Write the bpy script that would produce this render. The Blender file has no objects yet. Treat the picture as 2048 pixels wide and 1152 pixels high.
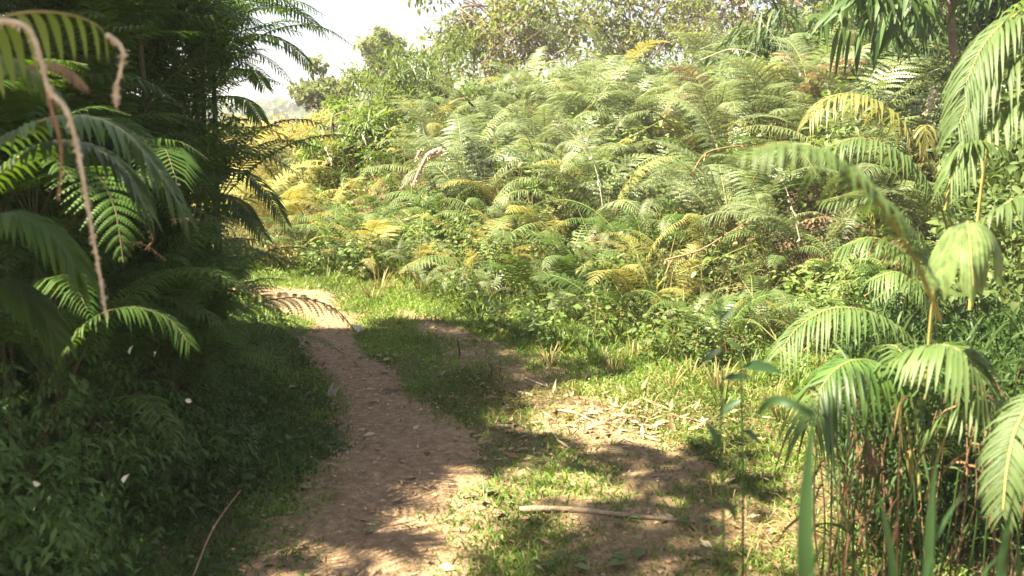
import bpy, math, random
import numpy as np
from mathutils import Vector, Matrix

# ------------------------------------------------------------------ camera, sky, sun
sc = bpy.context.scene
R = np.random.RandomState(7)
random.seed(7)
CAM = np.array([0.0, 0.0, 1.6]); PITCH = math.radians(10.0); LENS = 35.0
FPX = 2048 * LENS / 36.0
cam = bpy.data.cameras.new("camera"); camo = bpy.data.objects.new("camera", cam)
sc.collection.objects.link(camo); sc.camera = camo
camo.location = CAM; camo.rotation_euler = (math.pi / 2 - PITCH, 0, 0)
cam.lens = LENS; cam.sensor_width = 36; cam.clip_end = 3000; cam.clip_start = 0.05
cam.dof.use_dof = True; cam.dof.focus_distance = 8.0; cam.dof.aperture_fstop = 4.0

SUN_EL = math.radians(54); TO_SUN = np.array([-0.96, -0.28])
SUN_ROT = math.atan2(TO_SUN[0], TO_SUN[1])
w = bpy.data.worlds.new("World"); sc.world = w; w.use_nodes = True
nt = w.node_tree; bg = nt.nodes["Background"]
sky = nt.nodes.new("ShaderNodeTexSky"); sky.sky_type = 'NISHITA'; sky.sun_disc = False
sky.sun_elevation = SUN_EL; sky.sun_rotation = SUN_ROT
sky.air_density = 1.0; sky.dust_density = 1.5; sky.ozone_density = 1.0
hz = nt.nodes.new("ShaderNodeMixRGB"); hz.inputs[0].default_value = 0.72; hz.inputs[2].default_value = (1.98, 1.95, 2.25, 1)   # milky, humid sky
nt.links.new(sky.outputs[0], hz.inputs[1]); nt.links.new(hz.outputs[0], bg.inputs[0]); bg.inputs[1].default_value = 0.060
sl = bpy.data.lights.new("sun", 'SUN'); sl.energy = 5.0; sl.angle = math.radians(0.6); sl.color = (1.0, 0.91, 0.69)
so = bpy.data.objects.new("sun", sl); sc.collection.objects.link(so)
hv = TO_SUN / np.linalg.norm(TO_SUN)
to = Vector((hv[0] * math.cos(SUN_EL), hv[1] * math.cos(SUN_EL), math.sin(SUN_EL)))
so.rotation_euler = to.to_track_quat('Z', 'Y').to_euler()
so.location = (-10, -5, 15)
sc.view_settings.view_transform = 'Standard'; sc.view_settings.look = 'None'
sc.view_settings.gamma = 1.0; sc.view_settings.exposure = 2.8
sc.cycles.max_bounces = 8; sc.cycles.diffuse_bounces = 4; sc.cycles.glossy_bounces = 2
sc.cycles.transmission_bounces = 6; sc.cycles.transparent_max_bounces = 8

# ------------------------------------------------------------------ helpers
def wp(px, py, D):
    """point at forward distance D (metres along +Y) seen at photo pixel px,py"""
    x = (px - 1024) / FPX; y = (576 - py) / FPX
    c, s = math.cos(PITCH), math.sin(PITCH)
    d = np.array([x, c + y * s, -s + y * c])
    return CAM + d * (D / d[1])

def gp(px, py, z=0.0):
    x = (px - 1024) / FPX; y = (576 - py) / FPX
    c, s = math.cos(PITCH), math.sin(PITCH)
    d = np.array([x, c + y * s, -s + y * c])
    return CAM + d * ((z - CAM[2]) / d[2])

def hsh(ix, iy, s):
    n = np.sin(ix * 127.1 + iy * 311.7 + s * 74.7) * 43758.5453
    return n - np.floor(n)

def vnoise(x, y, s=0):
    x = np.asarray(x, float); y = np.asarray(y, float)
    ix = np.floor(x); iy = np.floor(y); fx = x - ix; fy = y - iy
    fx = fx * fx * (3 - 2 * fx); fy = fy * fy * (3 - 2 * fy)
    a = hsh(ix, iy, s); b = hsh(ix + 1, iy, s); c = hsh(ix, iy + 1, s); d = hsh(ix + 1, iy + 1, s)
    return (a * (1 - fx) + b * fx) * (1 - fy) + (c * (1 - fx) + d * fx) * fy

def sstep(a, b, x):
    t = np.clip((np.asarray(x, float) - a) / (b - a), 0, 1)
    return t * t * (3 - 2 * t)

def catmull(P, n):
    P = np.asarray(P, float)
    Q = np.vstack([2 * P[0] - P[1], P, 2 * P[-1] - P[-2]])
    m = len(P) - 1
    u = np.linspace(0, m, n); k = np.minimum(u.astype(int), m - 1); t = (u - k)[:, None]
    a, b, c, d = Q[k], Q[k + 1], Q[k + 2], Q[k + 3]
    C = 0.5 * (2 * b + (c - a) * t + (2 * a - 5 * b + 4 * c - d) * t ** 2 + (3 * b - a - 3 * c + d) * t ** 3)
    seg = np.r_[0, np.cumsum(np.linalg.norm(np.diff(C, axis=0), axis=1))]
    s = np.linspace(0, seg[-1], n)
    return np.stack([np.interp(s, seg, C[:, i]) for i in range(3)], 1)

def unit(v):
    v = np.asarray(v, float)
    return v / np.maximum(np.linalg.norm(v, axis=-1, keepdims=True), 1e-9)

def tangents(C):
    return unit(np.gradient(C, axis=0))

class MB:
    def __init__(s):
        s.V = []; s.F = []; s.M = []; s.n = 0
    def add(s, v, f, m=0):
        v = np.asarray(v, float).reshape(-1, 3); f = np.asarray(f, int).reshape(-1, 4)
        s.V.append(v); s.F.append(f + s.n); s.M.append(np.full(len(f), m, int)); s.n += len(v)
    def mesh(s, name, mats, origin=(0, 0, 0), smooth=True):
        V = np.concatenate(s.V) - np.asarray(origin, float); F = np.concatenate(s.F); M = np.concatenate(s.M)
        me = bpy.data.meshes.new(name)
        me.vertices.add(len(V)); me.vertices.foreach_set("co", V.astype(np.float32).ravel())
        me.loops.add(F.size); me.loops.foreach_set("vertex_index", F.astype(np.int32).ravel())
        me.polygons.add(len(F)); me.polygons.foreach_set("loop_start", np.arange(0, F.size, 4, dtype=np.int32))
        for m in (mats if isinstance(mats, (list, tuple)) else [mats]): me.materials.append(m)
        me.polygons.foreach_set("material_index", M.astype(np.int32))
        me.update(calc_edges=True)
        if smooth: me.polygons.foreach_set("use_smooth", np.ones(len(F), bool))
        return me
    # a tube along points
    def tube(s, C, r0, r1, sides=6, m=0, bump=0.0):
        C = np.asarray(C, float); n = len(C); T = tangents(C)
        up = np.where(np.abs(T[:, 2:3]) > 0.9, np.array([[1.0, 0.2, 0]]), np.array([[0, 0, 1.0]]))
        A = unit(np.cross(T, up)); B = np.cross(A, T)
        r = np.linspace(r0, r1, n)
        if bump: r = r * (1 + bump * (R.rand(n) - 0.5))
        a = np.linspace(0, 2 * math.pi, sides, endpoint=False)
        V = C[:, None] + r[:, None, None] * (np.cos(a)[None, :, None] * A[:, None] + np.sin(a)[None, :, None] * B[:, None])
        i = np.arange(n - 1)[:, None] * sides; j = np.arange(sides)[None]; j2 = (j + 1) % sides
        F = np.stack([i + j, i + j2, i + sides + j2, i + sides + j], -1)
        s.add(V, F, m)
    # many leaves: base P, direction D, normal N
    def leaves(s, P, D, N, L, W, m=0, fold=0.18, bend=0.18, rnd=False):
        P = np.asarray(P, float); n = len(P); D = unit(D); S = unit(np.cross(D, N)); N = np.cross(S, D)
        L = np.broadcast_to(L, n)[:, None]; W = np.broadcast_to(W, n)[:, None]
        b = P; t = P + D * L - N * bend * L
        if not rnd:
            c = P + D * L * 0.45 + N * 0.02 * L
            l = P + D * L * 0.42 + S * W * 0.5 + N * fold * W; r = P + D * L * 0.42 - S * W * 0.5 + N * fold * W
            V = np.stack([b, r, t, l, c], 1)
            k = np.arange(n)[:, None] * 5
            F = np.stack([k + [0, 1, 2, 4], k + [0, 4, 2, 3]], 1)
        else:
            c1 = P + D * L * 0.3; c2 = P + D * L * 0.68 - N * bend * 0.35 * L
            l1 = c1 + S * W * 0.46 + N * fold * W; r1 = c1 - S * W * 0.46 + N * fold * W
            l2 = c2 + S * W * 0.40 + N * fold * W * .6; r2 = c2 - S * W * 0.40 + N * fold * W * .6
            V = np.stack([b, r1, r2, t, l2, l1, c1, c2], 1)
            k = np.arange(n)[:, None] * 8
            F = np.stack([k + [0, 1, 2, 7], k + [0, 7, 4, 5], k + [7, 2, 3, 4]], 1)
        s.add(V, F, m)
    # many ribbons bending towards gravity (grass blades, long leaves)
    def blades(s, P, D, N, L, W, bend, seg=3, m=0, fold=0.0, grav=True):
        P = np.asarray(P, float); n = len(P); D = unit(D); S = unit(np.cross(D, N)); Nn = np.cross(S, D)
        L = np.broadcast_to(L, n)[:, None, None]; W = np.broadcast_to(W, n)[:, None, None]; bend = np.broadcast_to(bend, n)[:, None, None]
        t = np.linspace(0, 1, seg + 1)[None, :, None]
        g = np.array([0, 0, -1.0])[None, None] if grav else -Nn[:, None]
        C = P[:, None] + D[:, None] * L * t * (1 - 0.25 * bend * t) + g * bend * L * t ** 2
        wd = np.interp(np.linspace(0, 1, seg + 1), [0, .15, .4, .75, 1], [.45, .8, 1, .7, .03])[None, :, None] * W * 0.5
        if fold == 0:
            V = np.stack([C - S[:, None] * wd, C + S[:, None] * wd], 2).reshape(n, -1, 3); q = 2
        else:
            V = np.stack([C - S[:, None] * wd + Nn[:, None] * wd * fold, C, C + S[:, None] * wd + Nn[:, None] * wd * fold], 2).reshape(n, -1, 3); q = 3
        k = (np.arange(n) * (seg + 1) * q)[:, None, None]; i = (np.arange(seg) * q)[None, :, None]
        F = [np.stack([k + i + a, k + i + a + 1, k + i + a + q + 1, k + i + a + q], -1).reshape(-1, 4) for a in range(q - 1)]
        s.add(V, np.concatenate(F), m)

def prof_fern(t): return np.sin(math.pi * (0.22 + 0.78 * t)) ** 0.75 * (1 - 0.25 * t)
def prof_palm(t): return (np.sin(math.pi * (0.12 + 0.80 * t)) ** 0.6)

def frond(mb, pts, n, lmax, wid, a0=75, a1=40, droop=0.35, t0=0.15, r=0.006, prof=prof_palm, seg=3, fold=0.35, lift=0.15, jit=0.1, roll=0.0, one=0):
    """simply pinnate frond along world points: rachis (slot 1) + leaflets (slot 0)"""
    C = catmull(pts, 40); T = tangents(C)
    mb.tube(C[::2], r, r * 0.3, 5, 1)
    t = t0 + (1 - t0) * (np.arange(n) + 0.5) / n
    P = np.stack([np.interp(t * 39, np.arange(40), C[:, i]) for i in range(3)], 1)
    TT = unit(np.stack([np.interp(t * 39, np.arange(40), T[:, i]) for i in range(3)], 1))
    S = unit(np.cross(TT, np.array([0, 0, 1.0]) + 1e-3)); N = np.cross(S, TT)
    if roll:
        S, N = S * math.cos(roll) + N * math.sin(roll), N * math.cos(roll) - S * math.sin(roll)
    u = (t - t0) / (1 - t0)
    for sd in (-1, 1):
        if one and sd != one: continue
        a = np.radians(a0 + (a1 - a0) * u + (R.rand(n) - .5) * 60 * jit)
        D = TT * np.cos(a)[:, None] + sd * S * np.sin(a)[:, None] + N * (lift + (R.rand(n)[:, None] - .5) * jit)
        L = lmax * prof(u) * (1 + (R.rand(n) - .5) * 2 * jit)
        keep = R.rand(n) > jit * 0.3
        mb.blades(P[keep], D[keep], (N + TT * 0.15)[keep], L[keep], wid * np.clip(L[keep] / lmax, .45, 1), droop * (1 + (R.rand(keep.sum()) - .5) * jit * 2), seg, 0, fold)

def fern_frond(mb, pts, n=15, lmax=0.26, m=11, pw=0.03, droop=0.3, t0=0.3, r=0.004, jit=0.12):
    """twice pinnate fern frond: comb-like pinnae along an arching rachis"""
    C = catmull(pts, 40); T = tangents(C)
    mb.tube(C[::3], r, r * 0.3, 4, 1)
    ts = t0 + (1 - t0) * (np.arange(n) + 0.5) / n
    for t in ts:
        P = np.array([np.interp(t * 39, np.arange(40), C[:, i]) for i in range(3)])
        TT = unit(np.array([np.interp(t * 39, np.arange(40), T[:, i]) for i in range(3)]))
        S = unit(np.cross(TT, [0, 0.001, 1.0])); N = np.cross(S, TT); u = (t - t0) / (1 - t0)
        for sd in (-1, 1):
            a = math.radians(78 - 35 * u + (R.rand() - .5) * 14)
            D = unit(TT * math.cos(a) + sd * S * math.sin(a) + N * (0.18 + (R.rand() - .5) * .3 * jit * 4))
            L = lmax * float(prof_fern(u)) * (1 + (R.rand() - .5) * 2 * jit)
            s = np.linspace(0, 1, m)[:, None]
            ax = P + D * L * s + np.array([0, 0, -1.0]) * droop * L * s ** 2
            A = tangents(ax); SS = unit(np.cross(A, N)); NN = np.cross(SS, A)
            hw = pw * np.interp(s[:, 0], [0, .2, .7, 1], [.75, 1, .7, .12])[:, None] * (0.5 + 0.5 * L / lmax)
            step = L / m * 0.46
            for q in (-1, 1):
                b0 = ax - A * step; b1 = ax + A * step
                tipc = ax + q * SS * hw + A * hw * 0.35 - NN * hw * 0.25
                V = np.stack([b0, b1, tipc + A * step * 0.5, tipc - A * step * 0.6], 1)
                mb.add(V, np.arange(m * 4).reshape(m, 4), 0)

def setp(o, label=None, cat=None, group=None, kind=None):
    if label: o["label"] = label
    if cat: o["category"] = cat
    if group: o["group"] = group
    if kind: o["kind"] = kind
    return o

COL = sc.collection
def obj(name, me, parent=None, loc=(0, 0, 0), rot=(0, 0, 0), scale=1.0):
    o = bpy.data.objects.new(name, me); COL.objects.link(o)
    o.location = loc; o.rotation_euler = rot
    o.scale = (scale,) * 3 if np.isscalar(scale) else scale
    if parent: o.parent = parent
    return o
def thing(name, label, cat, loc=(0, 0, 0), rz=0, group=None, scale=1.0):
    o = obj(name, None, None, loc, (0, 0, rz), scale); o.empty_display_size = 0.1
    return setp(o, label, cat, group)

# ------------------------------------------------------------------ materials
def leafmat(name, cols, trans=0.35, rough=0.45, spec=0.35, objvar=0.25, noise=0.0, nsc=6.0):
    m = bpy.data.materials.new(name); m.use_nodes = True; t = m.node_tree; t.nodes.clear()
    out = t.nodes.new("ShaderNodeOutputMaterial"); mix = t.nodes.new("ShaderNodeMixShader")
    p = t.nodes.new("ShaderNodeBsdfPrincipled"); tr = t.nodes.new("ShaderNodeBsdfTranslucent")
    geo = t.nodes.new("ShaderNodeNewGeometry"); ramp = t.nodes.new("ShaderNodeValToRGB")
    cr = ramp.color_ramp
    for i, c in enumerate(cols):
        e = cr.elements[i] if i < 2 else cr.elements.new(1.0)
        e.position = i / max(1, len(cols) - 1); e.color = (*c, 1)
    oi = t.nodes.new("ShaderNodeObjectInfo")
    hs = t.nodes.new("ShaderNodeHueSaturation")
    mr = t.nodes.new("ShaderNodeMapRange"); mr.inputs[3].default_value = 1 - objvar; mr.inputs[4].default_value = 1 + objvar
    t.links.new(oi.outputs["Random"], mr.inputs[0]); t.links.new(mr.outputs[0], hs.inputs["Value"])
    t.links.new(geo.outputs["Random Per Island"], ramp.inputs[0])
    t.links.new(ramp.outputs[0], hs.inputs["Color"])
    src = hs.outputs[0]
    if noise:
        nz = t.nodes.new("ShaderNodeTexNoise"); nz.inputs["Scale"].default_value = nsc; nz.inputs["Detail"].default_value = 3
        tc = t.nodes.new("ShaderNodeTexCoord"); t.links.new(tc.outputs["Object"], nz.inputs["Vector"])
        m2 = t.nodes.new("ShaderNodeMapRange"); m2.inputs[1].default_value = .3; m2.inputs[2].default_value = .7
        m2.inputs[3].default_value = 1 - noise; m2.inputs[4].default_value = 1 + noise
        h2 = t.nodes.new("ShaderNodeHueSaturation"); t.links.new(nz.outputs[0], m2.inputs[0])
        t.links.new(m2.outputs[0], h2.inputs["Value"]); t.links.new(src, h2.inputs["Color"]); src = h2.outputs[0]
    t.links.new(src, p.inputs["Base Color"])
    h3 = t.nodes.new("ShaderNodeHueSaturation"); h3.inputs["Saturation"].default_value = 1.15; h3.inputs["Value"].default_value = 1.3; h3.inputs["Hue"].default_value = 0.485
    t.links.new(src, h3.inputs["Color"]); t.links.new(h3.outputs[0], tr.inputs[0])
    p.inputs["Roughness"].default_value = rough; p.inputs["Specular IOR Level"].default_value = spec
    mix.inputs[0].default_value = trans
    t.links.new(p.outputs[0], mix.inputs[1]); t.links.new(tr.outputs[0], mix.inputs[2]); t.links.new(mix.outputs[0], out.inputs[0])
    return m

def roughmat(name, c1, c2, scale=8.0, rough=0.85, bump=0.4, c3=None, bsc=None, detail=6):
    m = bpy.data.materials.new(name); m.use_nodes = True; t = m.node_tree; p = t.nodes["Principled BSDF"]
    tc = t.nodes.new("ShaderNodeTexCoord"); nz = t.nodes.new("ShaderNodeTexNoise"); nz.inputs["Scale"].default_value = scale
    nz.inputs["Detail"].default_value = detail; nz.inputs["Roughness"].default_value = 0.65
    t.links.new(tc.outputs["Object"], nz.inputs["Vector"])
    ramp = t.nodes.new("ShaderNodeValToRGB"); cr = ramp.color_ramp
    cr.elements[0].position = 0.33; cr.elements[0].color = (*c1, 1); cr.elements[1].position = 0.68; cr.elements[1].color = (*c2, 1)
    if c3: e = cr.elements.new(0.52); e.color = (*c3, 1)
    t.links.new(nz.outputs[0], ramp.inputs[0]); t.links.new(ramp.outputs[0], p.inputs["Base Color"])
    n2 = t.nodes.new("ShaderNodeTexNoise"); n2.inputs["Scale"].default_value = bsc or scale * 5; n2.inputs["Detail"].default_value = 8
    t.links.new(tc.outputs["Object"], n2.inputs["Vector"])
    b = t.nodes.new("ShaderNodeBump"); b.inputs["Strength"].default_value = bump; b.inputs["Distance"].default_value = 0.02
    t.links.new(n2.outputs[0], b.inputs["Height"]); t.links.new(b.outputs[0], p.inputs["Normal"])
    p.inputs["Roughness"].default_value = rough; p.inputs["Specular IOR Level"].default_value = 0.2
    return m

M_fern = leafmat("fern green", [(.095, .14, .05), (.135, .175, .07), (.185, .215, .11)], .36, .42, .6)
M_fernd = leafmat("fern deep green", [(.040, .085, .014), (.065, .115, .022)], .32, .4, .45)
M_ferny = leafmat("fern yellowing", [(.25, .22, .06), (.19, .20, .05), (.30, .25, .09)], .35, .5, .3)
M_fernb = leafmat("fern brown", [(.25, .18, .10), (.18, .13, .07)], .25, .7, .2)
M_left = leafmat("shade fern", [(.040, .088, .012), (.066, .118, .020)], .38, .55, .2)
M_palm = leafmat("palm leaf", [(.075, .125, .032), (.11, .155, .052)], .4, .5, .28)
M_palmy = leafmat("palm leaf yellow", [(.16, .175, .045), (.22, .20, .07)], .45, .45, .4)
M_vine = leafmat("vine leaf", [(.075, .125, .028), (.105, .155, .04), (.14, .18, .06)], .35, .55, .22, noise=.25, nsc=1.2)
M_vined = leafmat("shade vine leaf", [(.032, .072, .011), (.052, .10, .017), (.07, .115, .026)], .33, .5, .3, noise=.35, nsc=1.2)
M_grass = leafmat("grass blade", [(.075, .145, .020), (.11, .18, .03), (.18, .195, .055)], .35, .5, .3, noise=.35, nsc=1.5)
M_dryg = leafmat("dry grass blade", [(.32, .26, .11), (.25, .20, .08), (.19, .20, .055)], .3, .6, .2, noise=.2, nsc=1.5)
M_olive = leafmat("olive leaf", [(.10, .14, .035), (.14, .18, .05), (.18, .175, .065)], .45, .5, .3)
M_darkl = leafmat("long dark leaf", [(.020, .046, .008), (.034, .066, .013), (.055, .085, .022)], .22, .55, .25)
M_feath = leafmat("feathery leaf", [(.10, .16, .028), (.12, .18, .038), (.16, .20, .065)], .42, .45, .35)
M_scrub = leafmat("pale scrub leaf", [(.12, .14, .05), (.17, .17, .06), (.22, .19, .08)], .35, .6, .2, noise=.3, nsc=.3)
M_broad = leafmat("broad leaf", [(.10, .14, .045), (.10, .14, .045)], .35, .5, .3, noise=.35, nsc=40)
M_gap = leafmat("golden shrub leaf", [(.24, .21, .06), (.30, .25, .09), (.20, .20, .05)], .4, .6, .2)
M_far = leafmat("far leaf", [(.05, .075, .03), (.07, .09, .04)], .2, .7, .1)
M_litter = leafmat("dry leaf", [(.24, .15, .08), (.36, .25, .14), (.48, .37, .24), (.17, .10, .05)], .15, .6, .3)
M_pale2 = leafmat("tan dead frond", [(.40, .29, .19), (.48, .36, .25)], .2, .7, .2)
M_pale = leafmat("pale dry leaf", [(.55, .50, .40), (.62, .57, .48)], .25, .55, .3)
M_rachis = roughmat("rachis", (.16, .17, .05), (.26, .22, .07), 20, .5, .1)
M_rachisd = roughmat("dark rachis", (.05, .05, .02), (.09, .07, .03), 20, .6, .1)
M_bark = roughmat("bark", (.12, .085, .06), (.24, .18, .13), 14, .9, .6)
M_stalk = roughmat("dry stalk", (.44, .37, .25), (.60, .52, .38), 30, .8, .4)
M_stick = roughmat("brown stick", (.20, .12, .06), (.32, .21, .12), 30, .85, .4)
M_log = roughmat("fallen stick wood", (.20, .14, .09), (.36, .27, .18), 25, .85, .5)
M_stem = roughmat("understory stem", (.09, .05, .025), (.20, .12, .06), 25, .85, .4)
M_soil = roughmat("soil", (.085, .056, .032), (.17, .115, .068), 3.0, .95, .8, (.125, .083, .048), 40)
M_path = roughmat("trodden earth", (.165, .100, .051), (.35, .238, .136), 26.0, .95, 1.0, (.232, .155, .09), 75, 12)
M_track = roughmat("dry track earth", (.14, .088, .044), (.31, .22, .125), 22.0, .95, 1.0, (.20, .137, .078), 50, 12)
M_hill = roughmat("far hill", (.06, .085, .03), (.10, .11, .045), .05, .95, .1)

# ------------------------------------------------------------------ terrain and paths
FOOT_N = np.array([0.72, 0.694])
def dfoot(x, y):
    return (np.asarray(x) + 0.1) * FOOT_N[0] + (np.asarray(y) - 7.3) * FOOT_N[1]
def gz(x, y):
    x = np.asarray(x, float); y = np.asarray(y, float)
    d = dfoot(x, y)
    side = sstep(-2.3, -1.1, x + 0.2 * (y - 9))
    rise = (1.8 * sstep(0.2, 6.0, d) + .7 * sstep(.8, 2, d) * (vnoise(x * .75 + 3, y * .75, 91) - .5)) * side * (1 - sstep(14, 22, y))
    z = rise + 0.05 * (vnoise(x * .8, y * .8, 1) - .5) + 0.02 * (vnoise(x * 3, y * 3, 2) - .5)
    z = z + 0.35 * sstep(-2.0, -5.0, x) * sstep(40, 10, y)
    far = sstep(120, 420, y) * (2.2 + 3.0 * vnoise(x * .012, y * .012, 3))
    return z + far
PATH = np.array([gp(*p)[:2] for p in [(690, 1400), (720, 1152), (790, 1000), (815, 890), (745, 780), (668, 710), (655, 680), (668, 640), (612, 605), (530, 583), (400, 573)]])
TRACK = np.array([gp(*p)[:2] for p in [(800, 622), (850, 642), (905, 672), (960, 712), (1060, 765), (1180, 840), (1260, 930), (1290, 1010), (1290, 1100), (1280, 1250)]])
def poly_dist(x, y, P):
    x = np.asarray(x, float); y = np.asarray(y, float); best = np.full(x.shape, 1e9)
    for a, b in zip(P[:-1], P[1:]):
        ab = b - a; t = np.clip(((x - a[0]) * ab[0] + (y - a[1]) * ab[1]) / (ab @ ab), 0, 1)
        best = np.minimum(best, np.hypot(x - a[0] - ab[0] * t, y - a[1] - ab[1] * t))
    return best
def path_hw(y): return np.interp(y, [2, 3.4, 4.2, 5, 5.8, 6.6, 7.4, 8.2, 9.5], [.44, .40, .33, .26, .20, .18, .20, .30, .34])
def track_hw(y): return np.interp(y, [2.5, 4.0, 4.8, 5.6, 6.2, 7.0, 8], [.30, .36, .24, .20, .24, .20, .12])

def grid_mesh(xs, ys, zf, mat, name):
    X, Y = np.meshgrid(xs, ys); Z = zf(X, Y); mb = MB()
    nx, ny = len(xs), len(ys); i = np.arange(ny - 1)[:, None] * nx + np.arange(nx - 1)[None]
    mb.add(np.stack([X, Y, Z], -1), np.stack([i, i + 1, i + nx + 1, i + nx], -1))
    return mb.mesh(name, mat)
near = np.arange(-6, 6.001, 0.08)
ext = np.geomspace(0.15, 620, 46)
xs = np.r_[-(6 + ext)[::-1], near, 6 + ext]
neary = np.arange(0, 13.001, 0.08); exty = np.geomspace(0.15, 900, 60)
ys = np.r_[-(np.geomspace(0.15, 300, 24))[::-1], neary, 13 + exty]
g = obj("ground", grid_mesh(xs, ys, gz, M_soil, "ground")); setp(g, kind="structure")

def ribbon(P, hwf, name, mat, seed):
    C3 = catmull(np.c_[P, np.zeros(len(P))], 260); T = tangents(C3); S = np.stack([T[:, 1], -T[:, 0]], 1)
    v = np.linspace(-1, 1, 25); k = np.arange(260); hw = hwf(C3[:, 1])
    wl = hw * (0.8 + 0.45 * vnoise(k * .11, k * 0 + 1, seed) + .25 * vnoise(k * .6, k * 0 + 3, seed)); wr = hw * (0.8 + 0.45 * vnoise(k * .11, k * 0 + 7, seed) + .25 * vnoise(k * .6, k * 0 + 5, seed))
    half = np.where(v[None] < 0, wl[:, None], wr[:, None])
    X = C3[:, 0:1] + S[:, 0:1] * v[None] * half; Y = C3[:, 1:2] + S[:, 1:2] * v[None] * half
    Z = gz(X, Y) + 0.006 - 0.012 * np.abs(v[None]) ** 4 + 0.003 * vnoise(X * 26, Y * 26, 5) + 0.016 * vnoise(X * 7, Y * 7, 6) + .025 * (vnoise(X * 2.3, Y * 2.3, 8) - .5)
    mb = MB(); i = np.arange(259)[:, None] * 25 + np.arange(24)[None]
    mb.add(np.stack([X, Y, Z], -1), np.stack([i, i + 1, i + 26, i + 25], -1))
    return setp(obj(name, mb.mesh(name, mat)), kind="structure")
ribbon(PATH, path_hw, "path", M_path, 11)
ribbon(TRACK, track_hw, "side_track", M_track, 12)

# far hill woods as one mass
mb = MB(); n = 9000
x = R.uniform(-160, 60, n); y = R.uniform(150, 420, n); z = gz(x, y) + R.rand(n) * 2.6
mb.leaves(np.stack([x, y, z], 1), R.randn(n, 3), R.randn(n, 3), R.uniform(1, 2.2, n), R.uniform(.8, 1.8, n), rnd=True)
setp(obj("woods", mb.mesh("woods", M_far)), kind="stuff")

# ------------------------------------------------------------------ grass, ground cover, litter (uncountable)
def scatter(n, x0, x1, y0, y1, dens, seed):
    r = np.random.RandomState(seed); x = r.uniform(x0, x1, n); y = r.uniform(y0, y1, n)
    k = r.rand(n) < dens(x, y); return x[k], y[k]
def left_edge(y): return -0.235 * y - 0.12 - .45 * sstep(4.5, 5.5, y)          # rough foot of the dark thicket on the left
def dens_grass(x, y):
    p = poly_dist(x, y, PATH); t = poly_dist(x, y, TRACK); nz = vnoise(x * 2.2, y * 2.2, 21)
    d = sstep(.55, 1.25, p / path_hw(y) + .9 * (nz - .5)) * sstep(.1, 1.1, t / track_hw(y) + (nz - .45) * 1.8)
    d = d * np.where(y < 5.0, 0.26 + 0.74 * sstep(.3, .55, nz), 0.8 + .25 * sstep(.2, .5, nz))
    return d * sstep(2.2, 1.0, dfoot(x, y)) * sstep(-4, -2.5, x - left_edge(y) - 0.5 * 0)
x, y = scatter(480000, -3.2, 3.6, 2.2, 11, dens_grass, 1); n = len(x)
mb = MB(); h = (0.04 + 0.10 * R.rand(n) ** 1.5) * (0.8 + 0.8 * sstep(-.6, .6, dfoot(x, y))) * (0.7 + .6 * vnoise(x * 3, y * 3, 4))
tilt = R.randn(n, 3) * 0.55; tilt[:, 2] = 1
mb.blades(np.stack([x, y, gz(x, y) - .004], 1), tilt, R.randn(n, 3) + [0, -1, .3], h, 0.0055 + .003 * R.rand(n), 0.25 + .35 * R.rand(n), 2)
setp(obj("grass", mb.mesh("grass", M_grass)), kind="stuff")
def dens_dry(x, y):
    t = poly_dist(x, y, TRACK)
    return (0.75 * sstep(1.1, .1, t) + 0.6 * sstep(-.8, .2, dfoot(x, y))) * sstep(1.9, .8, dfoot(x, y)) * sstep(.25, .5, poly_dist(x, y, PATH)) * sstep(.35, .6, vnoise(x * 1.7, y * 1.7, 33))
x, y = scatter(150000, -2.2, 3.8, 2.6, 10, dens_dry, 2); n = len(x)
mb = MB(); tilt = R.randn(n, 3) * 0.9; tilt[:, 2] = .7
mb.blades(np.stack([x, y, gz(x, y) - .004], 1), tilt, R.randn(n, 3) + [0, -1, .3], 0.05 + .14 * R.rand(n), 0.004 + .003 * R.rand(n), 0.4, 2)
setp(obj("dry_grass", mb.mesh("dry_grass", M_dryg)), kind="stuff")
# leaf litter on the tracks
def dens_lit(x, y):
    return 0.10 + 0.8 * sstep(.6, .1, poly_dist(x, y, TRACK)) * sstep(6.6, 5.0, y) * sstep(.3, .6, vnoise(x * 2, y * 2, 9)) + .25 * sstep(.6, .1, poly_dist(x, y, PATH))
x, y = scatter(60000, -2.2, 3.5, 2.3, 9, dens_lit, 3); n = len(x)
D = R.randn(n, 3); D[:, 2] *= .25; N = R.randn(n, 3) * .35; N[:, 2] = 1
mb = MB(); L = R.uniform(.008, .034, n) * np.where(R.rand(n) < .08, 2.2, 1)
mb.leaves(np.stack([x, y, gz(x, y) + .010 + .012 * R.rand(n)], 1), D, N, L, L * R.uniform(.2, .6, n), fold=.3, bend=-.1)
n = 650; c0 = gp(1240, 850); x = c0[0] + R.randn(n) * .38; y = c0[1] + R.randn(n) * .26; L = R.uniform(.03, .11, n)
D = R.randn(n, 3); D[:, 2] *= .3; N = R.randn(n, 3) * .5; N[:, 2] += 1
mb.leaves(np.stack([x, y, gz(x, y) + .012 + .05 * R.rand(n) * np.exp(-((x - c0[0]) ** 2 + (y - c0[1]) ** 2) / .08)], 1), D, N, L, L * R.uniform(.08, .3, n), fold=.35, bend=-.1)
setp(obj("leaf_litter", mb.mesh("leaf_litter", M_litter)), kind="stuff")
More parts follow.
